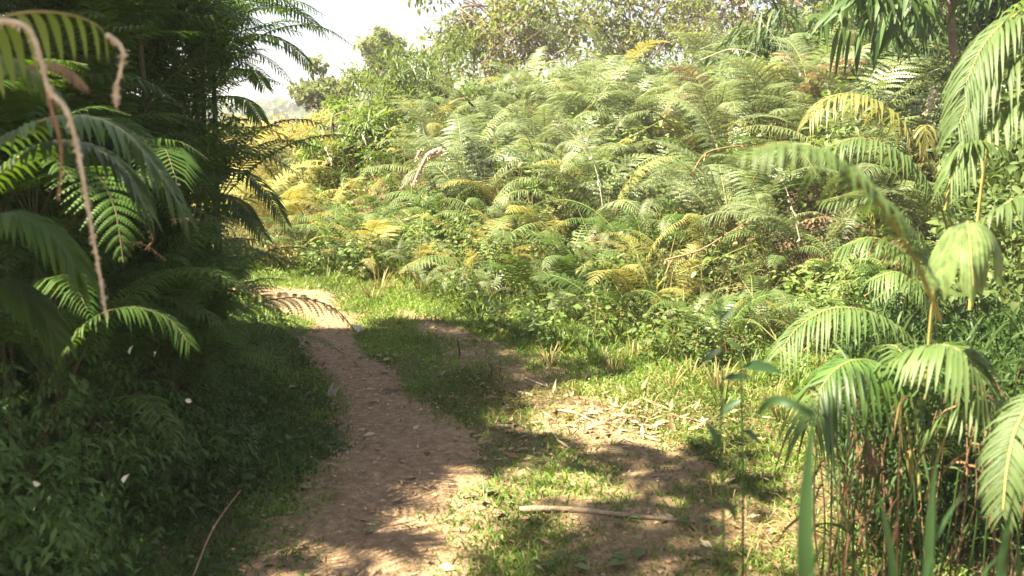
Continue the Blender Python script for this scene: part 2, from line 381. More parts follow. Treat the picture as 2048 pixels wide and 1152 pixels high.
# low broadleaf ground cover on the shaded left verge
def dens_cov(x, y):
    p = poly_dist(x, y, PATH); side = x < np.interp(y, PATH[:, 1], PATH[:, 0])
    return side * sstep(.75, 2.0, p / path_hw(y) + .9 * (vnoise(x * 3, y * 3, 8) - .5)) * (.35 + .65 * vnoise(x * 1.6, y * 1.6, 15))
x, y = scatter(110000, -4.2, -.2, 1.9, 9.5, dens_cov, 4); n = len(x)
p = poly_dist(x, y, PATH); hh = (.02 + .48 * sstep(.45, 1.9, p)) * (.4 + .9 * vnoise(x * 2.2, y * 2.2, 16))
z = gz(x, y) + hh * R.rand(n) ** .6
D = R.randn(n, 3); D[:, 2] = D[:, 2] * .5 - .1; N = R.randn(n, 3) * .5; N[:, 2] += 1
mb = MB(); L = np.clip(.026 * np.exp(.45 * R.randn(n)), .01, .085)
mb.leaves(np.stack([x, y, z], 1), D, N, L, L * R.uniform(.35, .7, n), rnd=True)
n2 = 75000; k = R.randint(0, n, n2); tl = R.randn(n2, 3) * .5; tl[:, 2] = 1
mb.blades(np.stack([x[k] + R.randn(n2) * .05, y[k] + R.randn(n2) * .05, gz(x[k], y[k])], 1), tl, R.randn(n2, 3), .05 + .95 * hh[k] * R.rand(n2) + .03, .0055, .35, 2)
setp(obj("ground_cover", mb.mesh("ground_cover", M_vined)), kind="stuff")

# thicket fill below the ferns
def fill(n, x0, x1, y0, y1, dens, hf, mat, name, l0, l1, seed, rnd=True):
    x, y = scatter(n, x0, x1, y0, y1, dens, seed); n = len(x)
    z = gz(x, y) + hf(x, y) * R.rand(n) ** .7
    D = R.randn(n, 3); D[:, 2] -= .3; N = R.randn(n, 3) * .6 + [-.3, -.3, .9]
    mb = MB(); L = R.uniform(l0, l1, n)
    mb.leaves(np.stack([x, y, z], 1), D, N, L, L * R.uniform(.4, .75, n), rnd=rnd)
    return setp(obj(name, mb.mesh(name, mat)), kind="stuff")
def in_mound(x, y): return sstep(-2.3, -1.7, x + .2 * (y - 9))
fill(125000, -4, 7, 5.5, 15, lambda x, y: sstep(.3, 1.6, dfoot(x, y)) * sstep(8.5, 6, dfoot(x, y)) * in_mound(x, y) * (.3 + .7 * vnoise(x * 1.5, y * 1.5, 41)),
     lambda x, y: .07 + .30 * sstep(.2, 2.2, dfoot(x, y)) * (.4 + .8 * vnoise(x * 1.1, y * 1.1, 42)), M_vine, "undergrowth", .025, .065, 5)

r9 = np.random.RandomState(77); n = 60000; yy = 10 + 60 * r9.rand(n) ** 2.0; xx = yy * r9.uniform(-.42, -.12, n)
k = (np.asarray(in_mound(xx, yy)) < .5) & (poly_dist(xx, yy, PATH) > .5) & ((yy > 11) | (xx < -2.2)); xx = xx[k]; yy = yy[k]; n = len(xx)
zz = gz(xx, yy) + (.35 + .6 * sstep(11, 20, yy)) * (.4 + .8 * vnoise(xx * .6, yy * .6, 78)) * r9.rand(n) ** .7; L = r9.uniform(.06, .14, n) * (yy / 12)
mb = MB(); mb.blades(np.stack([xx, yy, zz], 1), r9.randn(n, 3) * .6 + [0, 0, .8], r9.randn(n, 3), L * 1.3, L * .22, .4, 2)
setp(obj("scrub", mb.mesh("scrub", M_scrub)), kind="stuff")

# ------------------------------------------------------------------ fern thicket (individual plants)
def arch(L, el, bend, side=0.0, n=6):
    """points of a frond axis from the origin, rising at el (deg) and bending over"""
    p = np.zeros(3); out = [p.copy()]; a = math.radians(el); yaw = 0
    for i in range(n):
        p = p + np.array([math.cos(a) * math.cos(yaw), math.cos(a) * math.sin(yaw), math.sin(a)]) * L / n
        out.append(p.copy()); a -= math.radians(bend) / n * (0.5 + i / n * 1.1); yaw += side / n
    return out
def variants(fn, mats, k):
    out = []
    for i in range(k):
        mb = MB(); fn(mb, i); V = mb
        out.append([V.mesh("frond", mm) for mm in mats])
    return out
def vf(mb, i):
    L = R.uniform(.7, 1.0)
    if i % 2 == 0:      # fine feather-like frond
        frond(mb, arch(L, R.uniform(68, 85), R.uniform(115, 165), R.uniform(-.7, .7)), 46, R.uniform(.10, .145), .0095, 82, 48, R.uniform(.35, .7), .22, .004, prof=lambda t: np.sin(math.pi * (.15 + .83 * t)) ** .8, seg=2, fold=.3, jit=.14)
    else:
        fern_frond(mb, arch(L, R.uniform(68, 85), R.uniform(105, 155), R.uniform(-.7, .7)), n=22, lmax=R.uniform(.15, .20), m=13, pw=.013, droop=R.uniform(.25, .5), t0=.3)
FERN = variants(vf, [(M_fern, M_rachis), (M_fernd, M_rachis), (M_ferny, M_rachis), (M_fernb, M_stick)], 9)
def make_fern(x, y, kind, scale, nf, label, group, name="fern", sink=0.0, lean=0.0):
    t = thing(name, label, "fern", (x, y, float(gz(x, y)) - sink), R.uniform(0, 6.28), group, scale)
    for k in range(nf):
        v = FERN[R.randint(len(FERN))]; kk = kind
        if kind == 0 and R.rand() < .05: kk = R.choice([2, 3])
        o = obj("frond", v[kk], t, (R.randn() * .04, R.randn() * .04, 0), (R.uniform(-.15, .15), R.uniform(-.25, .3), k * 6.283 / nf + R.uniform(-.5, .5)), R.uniform(.75, 1.15))
    return t
G_THK = "green ferns of the sunlit thicket"; G_YEL = "yellowing ferns of the sunlit thicket"
L_CREST = "pale green fern with arching fronds on the sunlit crest of the thicket"
L_MID = "green fern with drooping comb-like fronds halfway up the sunlit bank"
L_LOW = "small green fern at the lit foot of the thicket beside the track"
L_DARK = "deep green fern of the sunlit bank, some of them coloured as hollow shade"
L_YEL = "yellow-leaved fern among green ferns on the sunlit bank"
pts = []
r2 = np.random.RandomState(12); tries = 0
while len(pts) < 298 and tries < 20000:
    tries += 1
    x = r2.uniform(-3.2, 5.5); y = r2.uniform(6, 14.0); d = float(dfoot(x, y))
    if d < .45 or d > 6.6 or float(in_mound(x, y)) < .6: continue
    if x > 2.6 and y < 7: continue
    if abs(x / y) > .52: continue
    mind = .30 + .022 * d
    if any((x - a) ** 2 + (y - b) ** 2 < mind ** 2 for a, b, _ in pts): continue
    pts.append((x, y, d))
for x, y, d in pts:
    u = r2.rand(); yel = (.05 if x > -1 else .12) + .18 * float(sstep(.55, .8, vnoise(x * .9, y * .9, 55)))
    if -.185 < x / y < -.085 and .9 < d < 2.9 and u > .25: make_fern(x, y, 1, r2.uniform(.7, .95), 6, L_DARK, "dark ferns of the sunlit thicket")  # hollow's shade put into the fern colour: deep green ferns massed here
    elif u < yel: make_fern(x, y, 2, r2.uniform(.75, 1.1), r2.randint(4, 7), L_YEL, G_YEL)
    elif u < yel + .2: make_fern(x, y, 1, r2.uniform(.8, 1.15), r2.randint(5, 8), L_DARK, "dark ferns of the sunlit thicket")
    else:
        s = 1.2 * r2.uniform(.8, 1.15) * (.6 + .9 * float(vnoise(x * .9, y * .9, 77))) if d > 1.6 else r2.uniform(.4, .7)
        make_fern(x, y, 0, s, r2.randint(7, 11), L_CREST if d > 4 else L_MID if d > 1.6 else L_LOW, {L_CREST: "green ferns on the thicket crest", L_MID: "green ferns on the sunlit bank", L_LOW: "small ferns at the foot of the bank"}[L_CREST if d > 4 else L_MID if d > 1.6 else L_LOW])
vs = lambda mb, i: frond(mb, arch(R.uniform(.75, 1.0), R.uniform(68, 85), R.uniform(110, 160), R.uniform(-.6, .6)), 26, R.uniform(.10, .15), .020, 80, 50, R.uniform(.4, .8), .22, .005, seg=2, fold=.3)
SWORD = variants(vs, [(M_palm, M_rachis), (M_ferny, M_rachis)], 5)
def vb(mb, i):
    C = [catmull([(0, 0, 0), (R.randn() * .1, R.randn() * .1, .3), (R.randn() * .25, R.randn() * .25, R.uniform(.5, .85))], 14) for _ in range(3)]
    for c in C:
        mb.tube(c, .006, .002, 4, 1); k = R.randint(4, 14, 90); a = R.randn(90, 3) * [1, 1, .5]
        L = R.uniform(.025, .07, 90); mb.leaves(c[k] + unit(a) * R.uniform(0, .16, 90)[:, None], a - [0, 0, .2], R.randn(90, 3) * .4 + [-.2, -.2, 1], L, L * R.uniform(.4, .7, 90), rnd=True)
BUSH = variants(vb, [(M_vine, M_rachis), (M_feath, M_rachis)], 6)
pts2 = []; tries = 0
while len(pts2) < 120 and tries < 9000:
    tries += 1
    x = r2.uniform(-3.0, 5.5); y = r2.uniform(6, 13.5); d = float(dfoot(x, y))
    if d < .5 or d > 6.3 or float(in_mound(x, y)) < .6 or abs(x / y) > .5 or any((x - a) ** 2 + (y - b) ** 2 < .2 for a, b in pts2): continue
    pts2.append((x, y)); z = float(gz(x, y))
    if r2.rand() < .5:
        t = thing("sword_fern", "fern with simple comb-shaped fronds mixed into the sunlit bank", "fern", (x, y, z), r2.uniform(0, 6), "comb-fronded ferns of the sunlit bank", r2.uniform(.7, 1.1)); nf = r2.randint(5, 9)
        for k in range(nf): obj("frond", SWORD[r2.randint(5)][1 if r2.rand() < .12 else 0], t, (0, 0, 0), (r2.uniform(-.2, .2), r2.uniform(-.3, .3), k * 6.283 / nf + r2.uniform(-.5, .5)), r2.uniform(.75, 1.15))
    else:
        t = thing("bush", "small-leaved bush mixed among the ferns of the sunlit bank", "bush", (x, y, z), r2.uniform(0, 6), "small bushes of the sunlit bank", r2.uniform(.7, 1.25)); setp(obj("foliage", BUSH[r2.randint(6)][r2.randint(2)], t))
# standing straw and dead stems tangled through the bank
x, y = scatter(15000, -3, 6, 5.5, 13.5, lambda x, y: sstep(.3, 1, dfoot(x, y)) * sstep(7, 5.5, dfoot(x, y)) * in_mound(x, y) * sstep(.4, .75, vnoise(x * 1.2, y * 1.2, 95)), 96); n = len(x)
mb = MB(); tl = R.randn(n, 3) * .55; tl[:, 2] = 1
mb.blades(np.stack([x, y, gz(x, y)], 1), tl, R.randn(n, 3), R.uniform(.3, 1.05, n), .008, R.uniform(.05, .5, n), 4)
setp(obj("straw", mb.mesh("straw", M_dryg)), kind="stuff")
# yellow ferns in the gap beyond the bend
for px, py, D, s in [(520, 400, 11.5, 1.2), (560, 350, 13, 1.5), (600, 420, 11.5, 1.2), (630, 470, 10.8, 1.0), (560, 480, 11, 1.1), (610, 360, 13, 1.5), (500, 330, 14.5, 1.6), (650, 380, 12.5, 1.3), (580, 300, 16, 1.7)]:
    p = wp(px, py, D)
    make_fern(p[0], p[1], 2, s * 1.25, 9, "tall yellow fern in the bright gap where the path bends away", "yellow ferns beyond the bend")

# leafy weeds at the foot of the bank
def vw(mb, i):
    n = 9; C = catmull([(0, 0, 0), (R.randn() * .04, R.randn() * .04, .2), (R.randn() * .1, R.randn() * .1, .42)], 14)
    mb.tube(C, .0035, .0015, 4, 1)
    k = np.repeat(np.arange(2, 14), 3); m = len(k); a = R.rand(m) * 6.28
    D = np.stack([np.cos(a), np.sin(a), R.uniform(-.2, .5, m)], 1); N = np.tile([0, 0, 1.0], (m, 1)) + R.randn(m, 3) * .3
    L = R.uniform(.03, .085, m)
    st = C[k] + D * R.uniform(.01, .10, m)[:, None]
    mb.leaves(st, D, N, L, L * R.uniform(.5, .8, m), rnd=True)
WEED = variants(vw, [(M_vine, M_rachis), (M_vined, M_rachisd)], 6)
cnt = 0
while cnt < 70:
    x = r2.uniform(-2.2, 3.0); y = r2.uniform(5, 10); d = float(dfoot(x, y))
    if not (-.25 < d < 1.6) or abs(x / y) > .5 or float(poly_dist(x, y, TRACK)) < .2 or float(poly_dist(x, y, PATH)) < .4: continue
    t = thing("weed", "bright leafy weed at the foot of the sunlit bank", "weed", (x, y, float(gz(x, y))), r2.uniform(0, 6), "leafy weeds along the sunlit foot of the bank", r2.uniform(.4, .95))
    for k in range(3): obj("shoot", WEED[r2.randint(6)][0], t, (r2.randn() * .05, r2.randn() * .05, 0), (r2.randn() * .25, r2.randn() * .25, k * 2))
    cnt += 1
# taller grass tufts
def vt(mb, i):
    n = 34; a = R.rand(n) * 6.28; P = np.stack([np.cos(a) * .03, np.sin(a) * .03, a * 0], 1)
    D = np.stack([np.cos(a) * .45, np.sin(a) * .45, np.ones(n)], 1) + R.randn(n, 3) * .12
    mb.blades(P, D, P + [0, 0, .3], R.uniform(.12, .34, n), .008, R.uniform(.2, .6, n), 4)
TUFT = variants(vt, [(M_grass,), (M_dryg,)], 5)
cnt = 0
while cnt < 190:
    x = r2.uniform(-2.2, 3.2); y = r2.uniform(4.6, 9.5); d = float(dfoot(x, y))
    if not (-.6 < d < 1.9) or abs(x / y) > .5 or float(poly_dist(x, y, TRACK)) < .25 or float(poly_dist(x, y, PATH)) < .45: continue
    dry = r2.rand() < .38
    o = obj("grass_tuft", TUFT[r2.randint(5)][1 if dry else 0], None, (x, y, float(gz(x, y))), (0, 0, r2.uniform(0, 6)), r2.uniform(.6, 1.5))
    setp(o, "straw-coloured tuft of grass beside the track in the sun" if dry else "green tuft of grass along the sunlit edge of the track", "grass tuft", "dry grass tufts by the track" if dry else "green grass tufts by the track"); cnt += 1

# ------------------------------------------------------------------ trees and shrubs
def crown_leaves(mb, centers, radii, n, l0, l1, wr, droop=.2, long=False, m=0):
    k = R.choice(len(centers), n, p=np.asarray(radii) ** 2 / np.sum(np.asarray(radii) ** 2))
    off = unit(R.randn(n, 3)) * (R.rand(n) ** .45)[:, None] * np.asarray(radii)[k][:, None] * [1, 1, .75]
    P = np.asarray(centers)[k] + off
    D = unit(off) * .5 + R.randn(n, 3) * .6 + [0, 0, -droop]; N = R.randn(n, 3) * .5 + [0, 0, 1]
    L = R.uniform(l0, l1, n)
    if long: mb.blades(P, D, N, L, L * wr, R.uniform(.2, .8, n), 3, m, .2)
    else: mb.leaves(P, D, N, L, L * wr, m, rnd=True)
def tree(name, label, cat, px, D, ztop, rad, zlow, mat, n, l0, l1, ncl=14, wr=.5, long=False, trunk_r=.06, group=None, px_y=None, cl=.42, seed=0, droop=.2, bark=None):
    r3 = np.random.RandomState(seed + 100)
    b = wp(px, 300, D); b[2] = float(gz(b[0], b[1])); t = thing(name, label, cat, tuple(b), 0, group)
    zc = (ztop + zlow) / 2 - b[2]; hz = (ztop - zlow) / 2
    cs = unit(r3.randn(ncl, 3)) * (r3.rand(ncl, 1) ** .4) * [rad, rad, hz] * .85 + [0, 0, zc]
    rs = r3.uniform(.7, 1.15, ncl) * cl * min(rad, hz * 1.4)
    mt = MB(); top = np.array([r3.randn() * .1, r3.randn() * .1, zc + hz * .3])
    C = catmull([(0, 0, -.1), (r3.randn() * .08, r3.randn() * .08, zc * .5), top], 12); mt.tube(C, trunk_r, trunk_r * .4, 7)
    for c in cs:
        s = C[r3.randint(5, 12)]; mid = (s + c) / 2 + r3.randn(3) * .12 * rad
        mt.tube(catmull([s, mid, c, c + (c - mid) * .5], 9), trunk_r * .35, trunk_r * .06, 5)
        for q in range(4):
            e = c + unit(r3.randn(3)) * rs[0] * 1.1
            mt.tube(catmull([mid, (mid + e) / 2 + r3.randn(3) * .05, e], 6), trunk_r * .14, trunk_r * .04, 4)
    obj("trunk", mt.mesh("trunk", bark or M_bark), t)
    mc = MB(); crown_leaves(mc, cs, rs, n, l0, l1, wr, droop, long)
    obj("crown", mc.mesh("crown", mat), t)
    return t
tree("tree", "small round-topped tree standing alone on the skyline", "tree", 755, 30, 4.5, .85, 2.2, M_olive, 2600, .10, .2, 12, seed=1)
tree("tree", "thin low tree against the sky at the left end of the thicket", "tree", 655, 26, 3.1, 1.1, 1.2, M_olive, 1500, .10, .22, 10, seed=2, cl=.33)
tree("tree", "airy olive-leaved tree rising behind the crest, its left edge against open sky", "tree", 1020, 21, 5.4, 2.3, 1.7, M_olive, 5600, .08, .17, 40, seed=3, cl=.24)
tree("tree", "airy olive-leaved tree behind the crest with bright sky gaps in its middle", "tree", 1260, 23, 6.0, 2.3, 1.5, M_olive, 5200, .08, .17, 40, seed=4, cl=.22)
tree("tree", "brownish thin-leaved tree behind the crest beside the dark drooping trees", "tree", 1480, 21, 5.8, 1.9, 1.6, M_olive, 4000, .08, .17, 40, seed=5, cl=.25)
tree("tree", "golden olive tree seen above the dark drooping trees", "tree", 1650, 20, 6.0, 1.8, 2.2, M_olive, 4000, .08, .17, 40, seed=6, cl=.27)
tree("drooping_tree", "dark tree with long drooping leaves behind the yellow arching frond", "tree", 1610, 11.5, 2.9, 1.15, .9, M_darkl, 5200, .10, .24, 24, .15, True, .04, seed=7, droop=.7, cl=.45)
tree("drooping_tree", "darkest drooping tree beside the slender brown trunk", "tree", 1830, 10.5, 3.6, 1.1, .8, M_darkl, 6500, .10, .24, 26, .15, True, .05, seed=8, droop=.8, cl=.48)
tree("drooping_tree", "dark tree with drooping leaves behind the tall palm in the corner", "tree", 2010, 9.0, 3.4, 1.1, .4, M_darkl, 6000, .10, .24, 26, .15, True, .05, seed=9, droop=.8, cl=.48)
tree("feathery_shrub", "light green feathery shrub forming the left shoulder of the thicket", "shrub", 790, 14, 2.6, 1.0, .9, M_feath, 3200, .12, .26, 16, .13, True, .03, seed=10, droop=-.5, cl=.42)
tree("feathery_shrub", "light green feathery shrub at the top of the crest near the skyline tree", "shrub", 900, 15, 2.75, .9, 1.2, M_feath, 2600, .12, .26, 14, .13, True, .03, seed=11, droop=-.4, cl=.42)
tree("feathery_shrub", "pale shrub bordering the bright gap", "shrub", 690, 12.5, 2.0, .6, .7, M_feath, 1800, .10, .22, 12, .15, True, .03, seed=12, droop=-.2, cl=.42)
tree("gap_shrub", "tall pale yellow-green shrub in the bright gap beyond the yellow ferns", "shrub", 610, 14, 1.75, .8, .4, M_gap, 4200, .08, .2, 16, .16, True, .02, seed=13, droop=-.4, cl=.42)
tree("gap_shrub", "pale yellowish shrub beside the dark thicket's edge in the bright gap", "shrub", 530, 15, 1.6, .9, .4, M_gap, 4200, .08, .2, 16, .16, True, .02, seed=14, droop=-.3, cl=.42)
tree("gap_shrub", "yellow-green shrub at the thicket's left end with the thin low tree behind", "shrub", 660, 15, 1.95, .6, .5, M_feath, 2400, .08, .2, 14, .16, True, .02, seed=15, droop=-.3, cl=.42)
# slender trunk on the right
b = wp(1917, 330, 8.0); C = catmull([(b[0], b[1], float(gz(b[0], b[1])) - .05), wp(1916, 330, 8), wp(1908, 140, 8), wp(1898, -20, 8), wp(1890, -250, 8)], 24)
t = thing("slender_tree", "slender tree with bare reddish-brown trunk between palms and dark trees", "tree", tuple(C[0]))
mb = MB(); mb.tube(C - C[0], .036, .026, 8, bump=.1); obj("trunk", mb.mesh("trunk", M_bark), t)
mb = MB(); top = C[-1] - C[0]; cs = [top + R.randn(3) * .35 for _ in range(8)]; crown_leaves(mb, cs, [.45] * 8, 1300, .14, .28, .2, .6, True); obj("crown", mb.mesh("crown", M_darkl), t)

# shade trees to the left of the camera (they cast the dappled shade)
def shade_tree(x, y, h, rad, n, seed, label, ncl=24, cl=.34):
    r3 = np.random.RandomState(seed); t = thing("shade_tree", label, "tree", (x, y, float(gz(x, y))))
    cs = unit(r3.randn(ncl, 3)) * (r3.rand(ncl, 1) ** .45) * [rad, rad, rad * .45] + [0, 0, h]; rs = r3.uniform(.7, 1.2, ncl) * cl * rad
    mt = MB(); C = catmull([(0, 0, -.1), (.1, 0, h * .5), (0, .1, h)], 10); mt.tube(C, .12, .05, 8)
    for c in cs: mt.tube(catmull([C[6], (C[8] + c) / 2, c], 7), .04, .008, 5)
    obj("trunk", mt.mesh("trunk", M_bark), t)
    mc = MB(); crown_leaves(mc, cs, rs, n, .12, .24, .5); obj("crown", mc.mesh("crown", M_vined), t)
shade_tree(-4.2, 3.65, 4.9, 1.7, 1700, 31, "broad leafy tree beside the path casting dappled shade", 36, .15)
shade_tree(-5.5, 4.7, 4.6, 1.4, 3600, 32, "leafy tree rising behind the dark fern thicket", 22, .36)
shade_tree(-5.3, 1.15, 8.0, 1.3, 1350, 33, "taller leafy tree overhanging the start of the path", 16, .27)
shade_tree(-4.95, 1.2, 4.6, 1.0, 1300, 34, "unseen leafy tree added to shade the near end of the dark thicket", 12, .38)  # unseen tree, added to shade a sunny patch in the near-left corner

# ------------------------------------------------------------------ dark thicket on the left
def vd(mb, i):
    L = R.uniform(1.1, 1.5)
    frond(mb, arch(L, R.uniform(55, 78), R.uniform(85, 130), R.uniform(-.4, .4)), 34, R.uniform(.17, .23), .026, 78, 45, R.uniform(.25, .5), .15, .006, seg=2, fold=.25)
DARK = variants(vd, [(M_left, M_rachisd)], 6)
LEFT_SPOTS = []
r4 = np.random.RandomState(5)
while len(LEFT_SPOTS) < 26:
    y = r4.uniform(4.3, 6.3); x = left_edge(y) - .6 - abs(r4.randn()) * 1.0
    if x < -5 or any((x - a) ** 2 + (y - b) ** 2 < .12 for a, b in LEFT_SPOTS): continue
    LEFT_SPOTS.append((x, y))
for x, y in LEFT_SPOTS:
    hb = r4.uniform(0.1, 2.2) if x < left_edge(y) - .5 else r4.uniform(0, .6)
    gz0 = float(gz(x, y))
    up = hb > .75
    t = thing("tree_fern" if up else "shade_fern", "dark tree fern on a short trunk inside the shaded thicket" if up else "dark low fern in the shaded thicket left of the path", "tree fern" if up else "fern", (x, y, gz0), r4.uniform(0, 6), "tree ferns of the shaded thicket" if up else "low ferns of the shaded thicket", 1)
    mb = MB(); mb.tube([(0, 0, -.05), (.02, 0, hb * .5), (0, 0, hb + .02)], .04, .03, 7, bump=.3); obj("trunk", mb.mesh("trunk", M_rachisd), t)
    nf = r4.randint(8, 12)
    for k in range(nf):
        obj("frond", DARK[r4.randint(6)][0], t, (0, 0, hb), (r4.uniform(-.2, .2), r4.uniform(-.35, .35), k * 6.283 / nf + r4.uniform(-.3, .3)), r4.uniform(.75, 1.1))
def leftfill(x, y): return sstep(7.1, 6.4, y) * (x < left_edge(y) - .05 - .4 * sstep(4.2, 3, y)) * (.35 + .65 * vnoise(x * 2.2, y * 2.2, 61))
def lefth(x, y):
    wd = np.interp(y, [2.5, 4.2, 5.5, 7], [2.3, 1.7, .55, .5])
    return (.25 + 3.0 * sstep(0.0, 1.0, (left_edge(y) - x) / wd) * (.55 + .6 * vnoise(x * 1.3, y * 1.3, 62))) * (1 - .7 * sstep(5.5, 6.5, y) * sstep(-2.5, -3.3, x))
def fill_thin(n, x0, x1, y0, y1, dens, hf, mat, name, l0, l1, wr, seed):
    x, y = scatter(n, x0, x1, y0, y1, dens, seed); z = gz(x, y) + hf(x, y) * R.rand(len(x)) ** .7; mb = MB(); k = 5
    # overhanging upper part of the thicket
    m = 11000; D = R.uniform(5.0, 6.9, m); py = R.uniform(-60, 470, m); px = R.uniform(60, 500, m)
    q = px < 350 + 170 * vnoise(py * .022, D * 2.5, 63) - .1 * np.abs(py - 120) + 25 * R.randn(m); D = D[q]; py = py[q]; px = px[q]
    W = np.array([wp(a, b, c) for a, b, c in zip(px, py, D)]); x = np.r_[x, W[:, 0]]; y = np.r_[y, W[:, 1]]; z = np.r_[z, W[:, 2]]; n = len(x)
    # little sprays: five narrow leaflets on one hidden twig
    ax = unit(R.randn(n, 3) + [.5, -.3, -.2]); P = np.stack([x, y, z], 1); Ls = R.uniform(l0, l1, n)
    for q in range(k):
        sd = 1 if q % 2 else -1
        S = unit(np.cross(ax, [0, 0, 1.0])) * sd
        mb.leaves(P + ax * (Ls * q * .33)[:, None], S + ax * .5 + R.randn(n, 3) * .15 - [0, 0, .35], [[0, 0, 1]] + R.randn(n, 3) * .2, Ls, Ls * wr, fold=.2, bend=.2)
    return setp(obj(name, mb.mesh(name, mat)), kind="stuff")
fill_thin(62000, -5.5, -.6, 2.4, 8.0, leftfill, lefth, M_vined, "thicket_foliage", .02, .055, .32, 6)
# feathery ferns clothing the face of the thicket, on long stems from the ground
r6 = np.random.RandomState(8); cnt = 0
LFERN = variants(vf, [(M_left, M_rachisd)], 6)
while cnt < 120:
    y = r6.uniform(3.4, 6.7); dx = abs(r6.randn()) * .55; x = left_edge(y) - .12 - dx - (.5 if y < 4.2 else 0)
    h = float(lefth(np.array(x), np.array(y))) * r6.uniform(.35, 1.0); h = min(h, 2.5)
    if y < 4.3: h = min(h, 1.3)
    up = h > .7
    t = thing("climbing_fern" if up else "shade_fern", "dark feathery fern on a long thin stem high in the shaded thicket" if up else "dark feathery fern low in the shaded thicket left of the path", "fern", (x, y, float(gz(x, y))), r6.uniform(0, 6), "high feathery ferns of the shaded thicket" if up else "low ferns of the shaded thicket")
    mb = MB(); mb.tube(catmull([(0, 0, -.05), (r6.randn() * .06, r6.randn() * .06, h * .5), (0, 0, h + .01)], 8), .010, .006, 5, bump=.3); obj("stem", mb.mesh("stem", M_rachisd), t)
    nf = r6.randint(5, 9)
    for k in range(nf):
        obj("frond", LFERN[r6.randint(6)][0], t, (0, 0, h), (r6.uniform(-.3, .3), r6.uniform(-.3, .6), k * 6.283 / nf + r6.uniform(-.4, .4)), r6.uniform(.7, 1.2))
    cnt += 1
for px, D, hb in [(330, 5.6, 1.7), (390, 6.0, 1.5), (440, 6.3, 1.75), (300, 5.0, 1.9), (420, 6.5, 2.0), (400, 6.0, 1.9), (360, 6.2, 2.2), (430, 6.1, 1.0), (250, 5.2, 2.2)]:
    p = wp(px, 400, D); g0 = float(gz(p[0], p[1])); t = thing("tree_fern", "dark tree fern on a short trunk inside the shaded thicket", "tree fern", (p[0], p[1], g0), r4.uniform(0, 6), "tree ferns of the shaded thicket")
    mb = MB(); mb.tube([(0, 0, -.05), (.04, .03, hb * .5), (0, 0, hb + .02)], .020, .016, 7, bump=.3); obj("trunk", mb.mesh("trunk", M_rachisd), t)
    for k in range(14):
        obj("frond", DARK[r4.randint(6)][0], t, (0, 0, hb), (r4.uniform(-.2, .2), r4.uniform(-.35, .5), k * 6.283 / 14 + r4.uniform(-.3, .3)), r4.uniform(.55, .85))

PM = (M_palm, M_rachis)
def custom(name, label, cat, specs, mats, group=None, base=None, D0=None):
    """a plant whose fronds follow given curves: specs = list of (points [(px,py,D)..], kwargs)"""
    W = [[wp(*p) for p in s[0]] for s in specs]
    b = np.array(base if base is not None else W[0][0], float)
    t = thing(name, label, cat, tuple(b), 0, group)
    for pts, s in zip(W, specs):
        kw = dict(s[1]); mm = kw.pop("mats", mats); nm = kw.pop("name", "frond"); lab = kw.pop("label", None)
        if mats is PM and nm == "frond": kw["n"] = int(kw["n"] * 1.45); kw["wid"] *= .62; kw.setdefault("jit", .16)
        mb = MB(); frond(mb, pts, **kw); o = obj(nm, mb.mesh(nm, mm, b), t)
        if lab: o["label"] = lab
    return t
def gbase(px, py, D):
    p = wp(px, py, D); p[2] = float(gz(p[0], p[1])); return p
DK = (M_left, M_rachisd)
custom("tree_fern", "dark tree fern whose fronds reach out over the path against the sky", "tree fern", [
    ([(400, 200, 7.3), (450, 110, 7.1), (510, 70, 7.0), (570, 85, 6.9), (625, 135, 6.8)], dict(n=44, lmax=.19, wid=.026, droop=.45, t0=.1, seg=3)),
    ([(390, 190, 7.3), (430, 60, 7.1), (480, 5, 7.0), (530, 0, 6.9), (575, 30, 6.8)], dict(n=40, lmax=.18, wid=.025, droop=.45, t0=.1)),
    ([(400, 210, 7.3), (450, 150, 7.1), (500, 140, 7.0), (530, 175, 6.9)], dict(n=36, lmax=.18, wid=.025, droop=.5, t0=.1)),
    ([(400, 230, 7.3), (440, 195, 7.1), (490, 200, 7.0), (525, 245, 6.9)], dict(n=34, lmax=.17, wid=.025, droop=.5, t0=.1)),
    ([(380, 150, 7.3), (370, 20, 7.1), (400, -40, 7.0), (460, -60, 6.9), (500, -20, 6.8)], dict(n=34, lmax=.18, wid=.025, droop=.5, t0=.1)),
], DK, base=gbase(400, 220, 7.3))
custom("shade_fern", "dark fern with a long comb-like frond hanging over the bend of the path", "fern", [
    ([(340, 400, 6.6), (400, 345, 6.5), (460, 340, 6.4), (520, 370, 6.3), (570, 445, 6.2)], dict(n=46, lmax=.17, wid=.022, droop=.4, t0=.1)),
    ([(380, 450, 6.6), (440, 410, 6.5), (490, 430, 6.4), (532, 478, 6.3)], dict(n=36, lmax=.14, wid=.020, droop=.4, t0=.1)),
    ([(350, 420, 6.6), (410, 390, 6.5), (470, 400, 6.4), (510, 440, 6.3)], dict(n=36, lmax=.14, wid=.020, droop=.4, t0=.1)),
], DK, base=gbase(340, 430, 6.6))

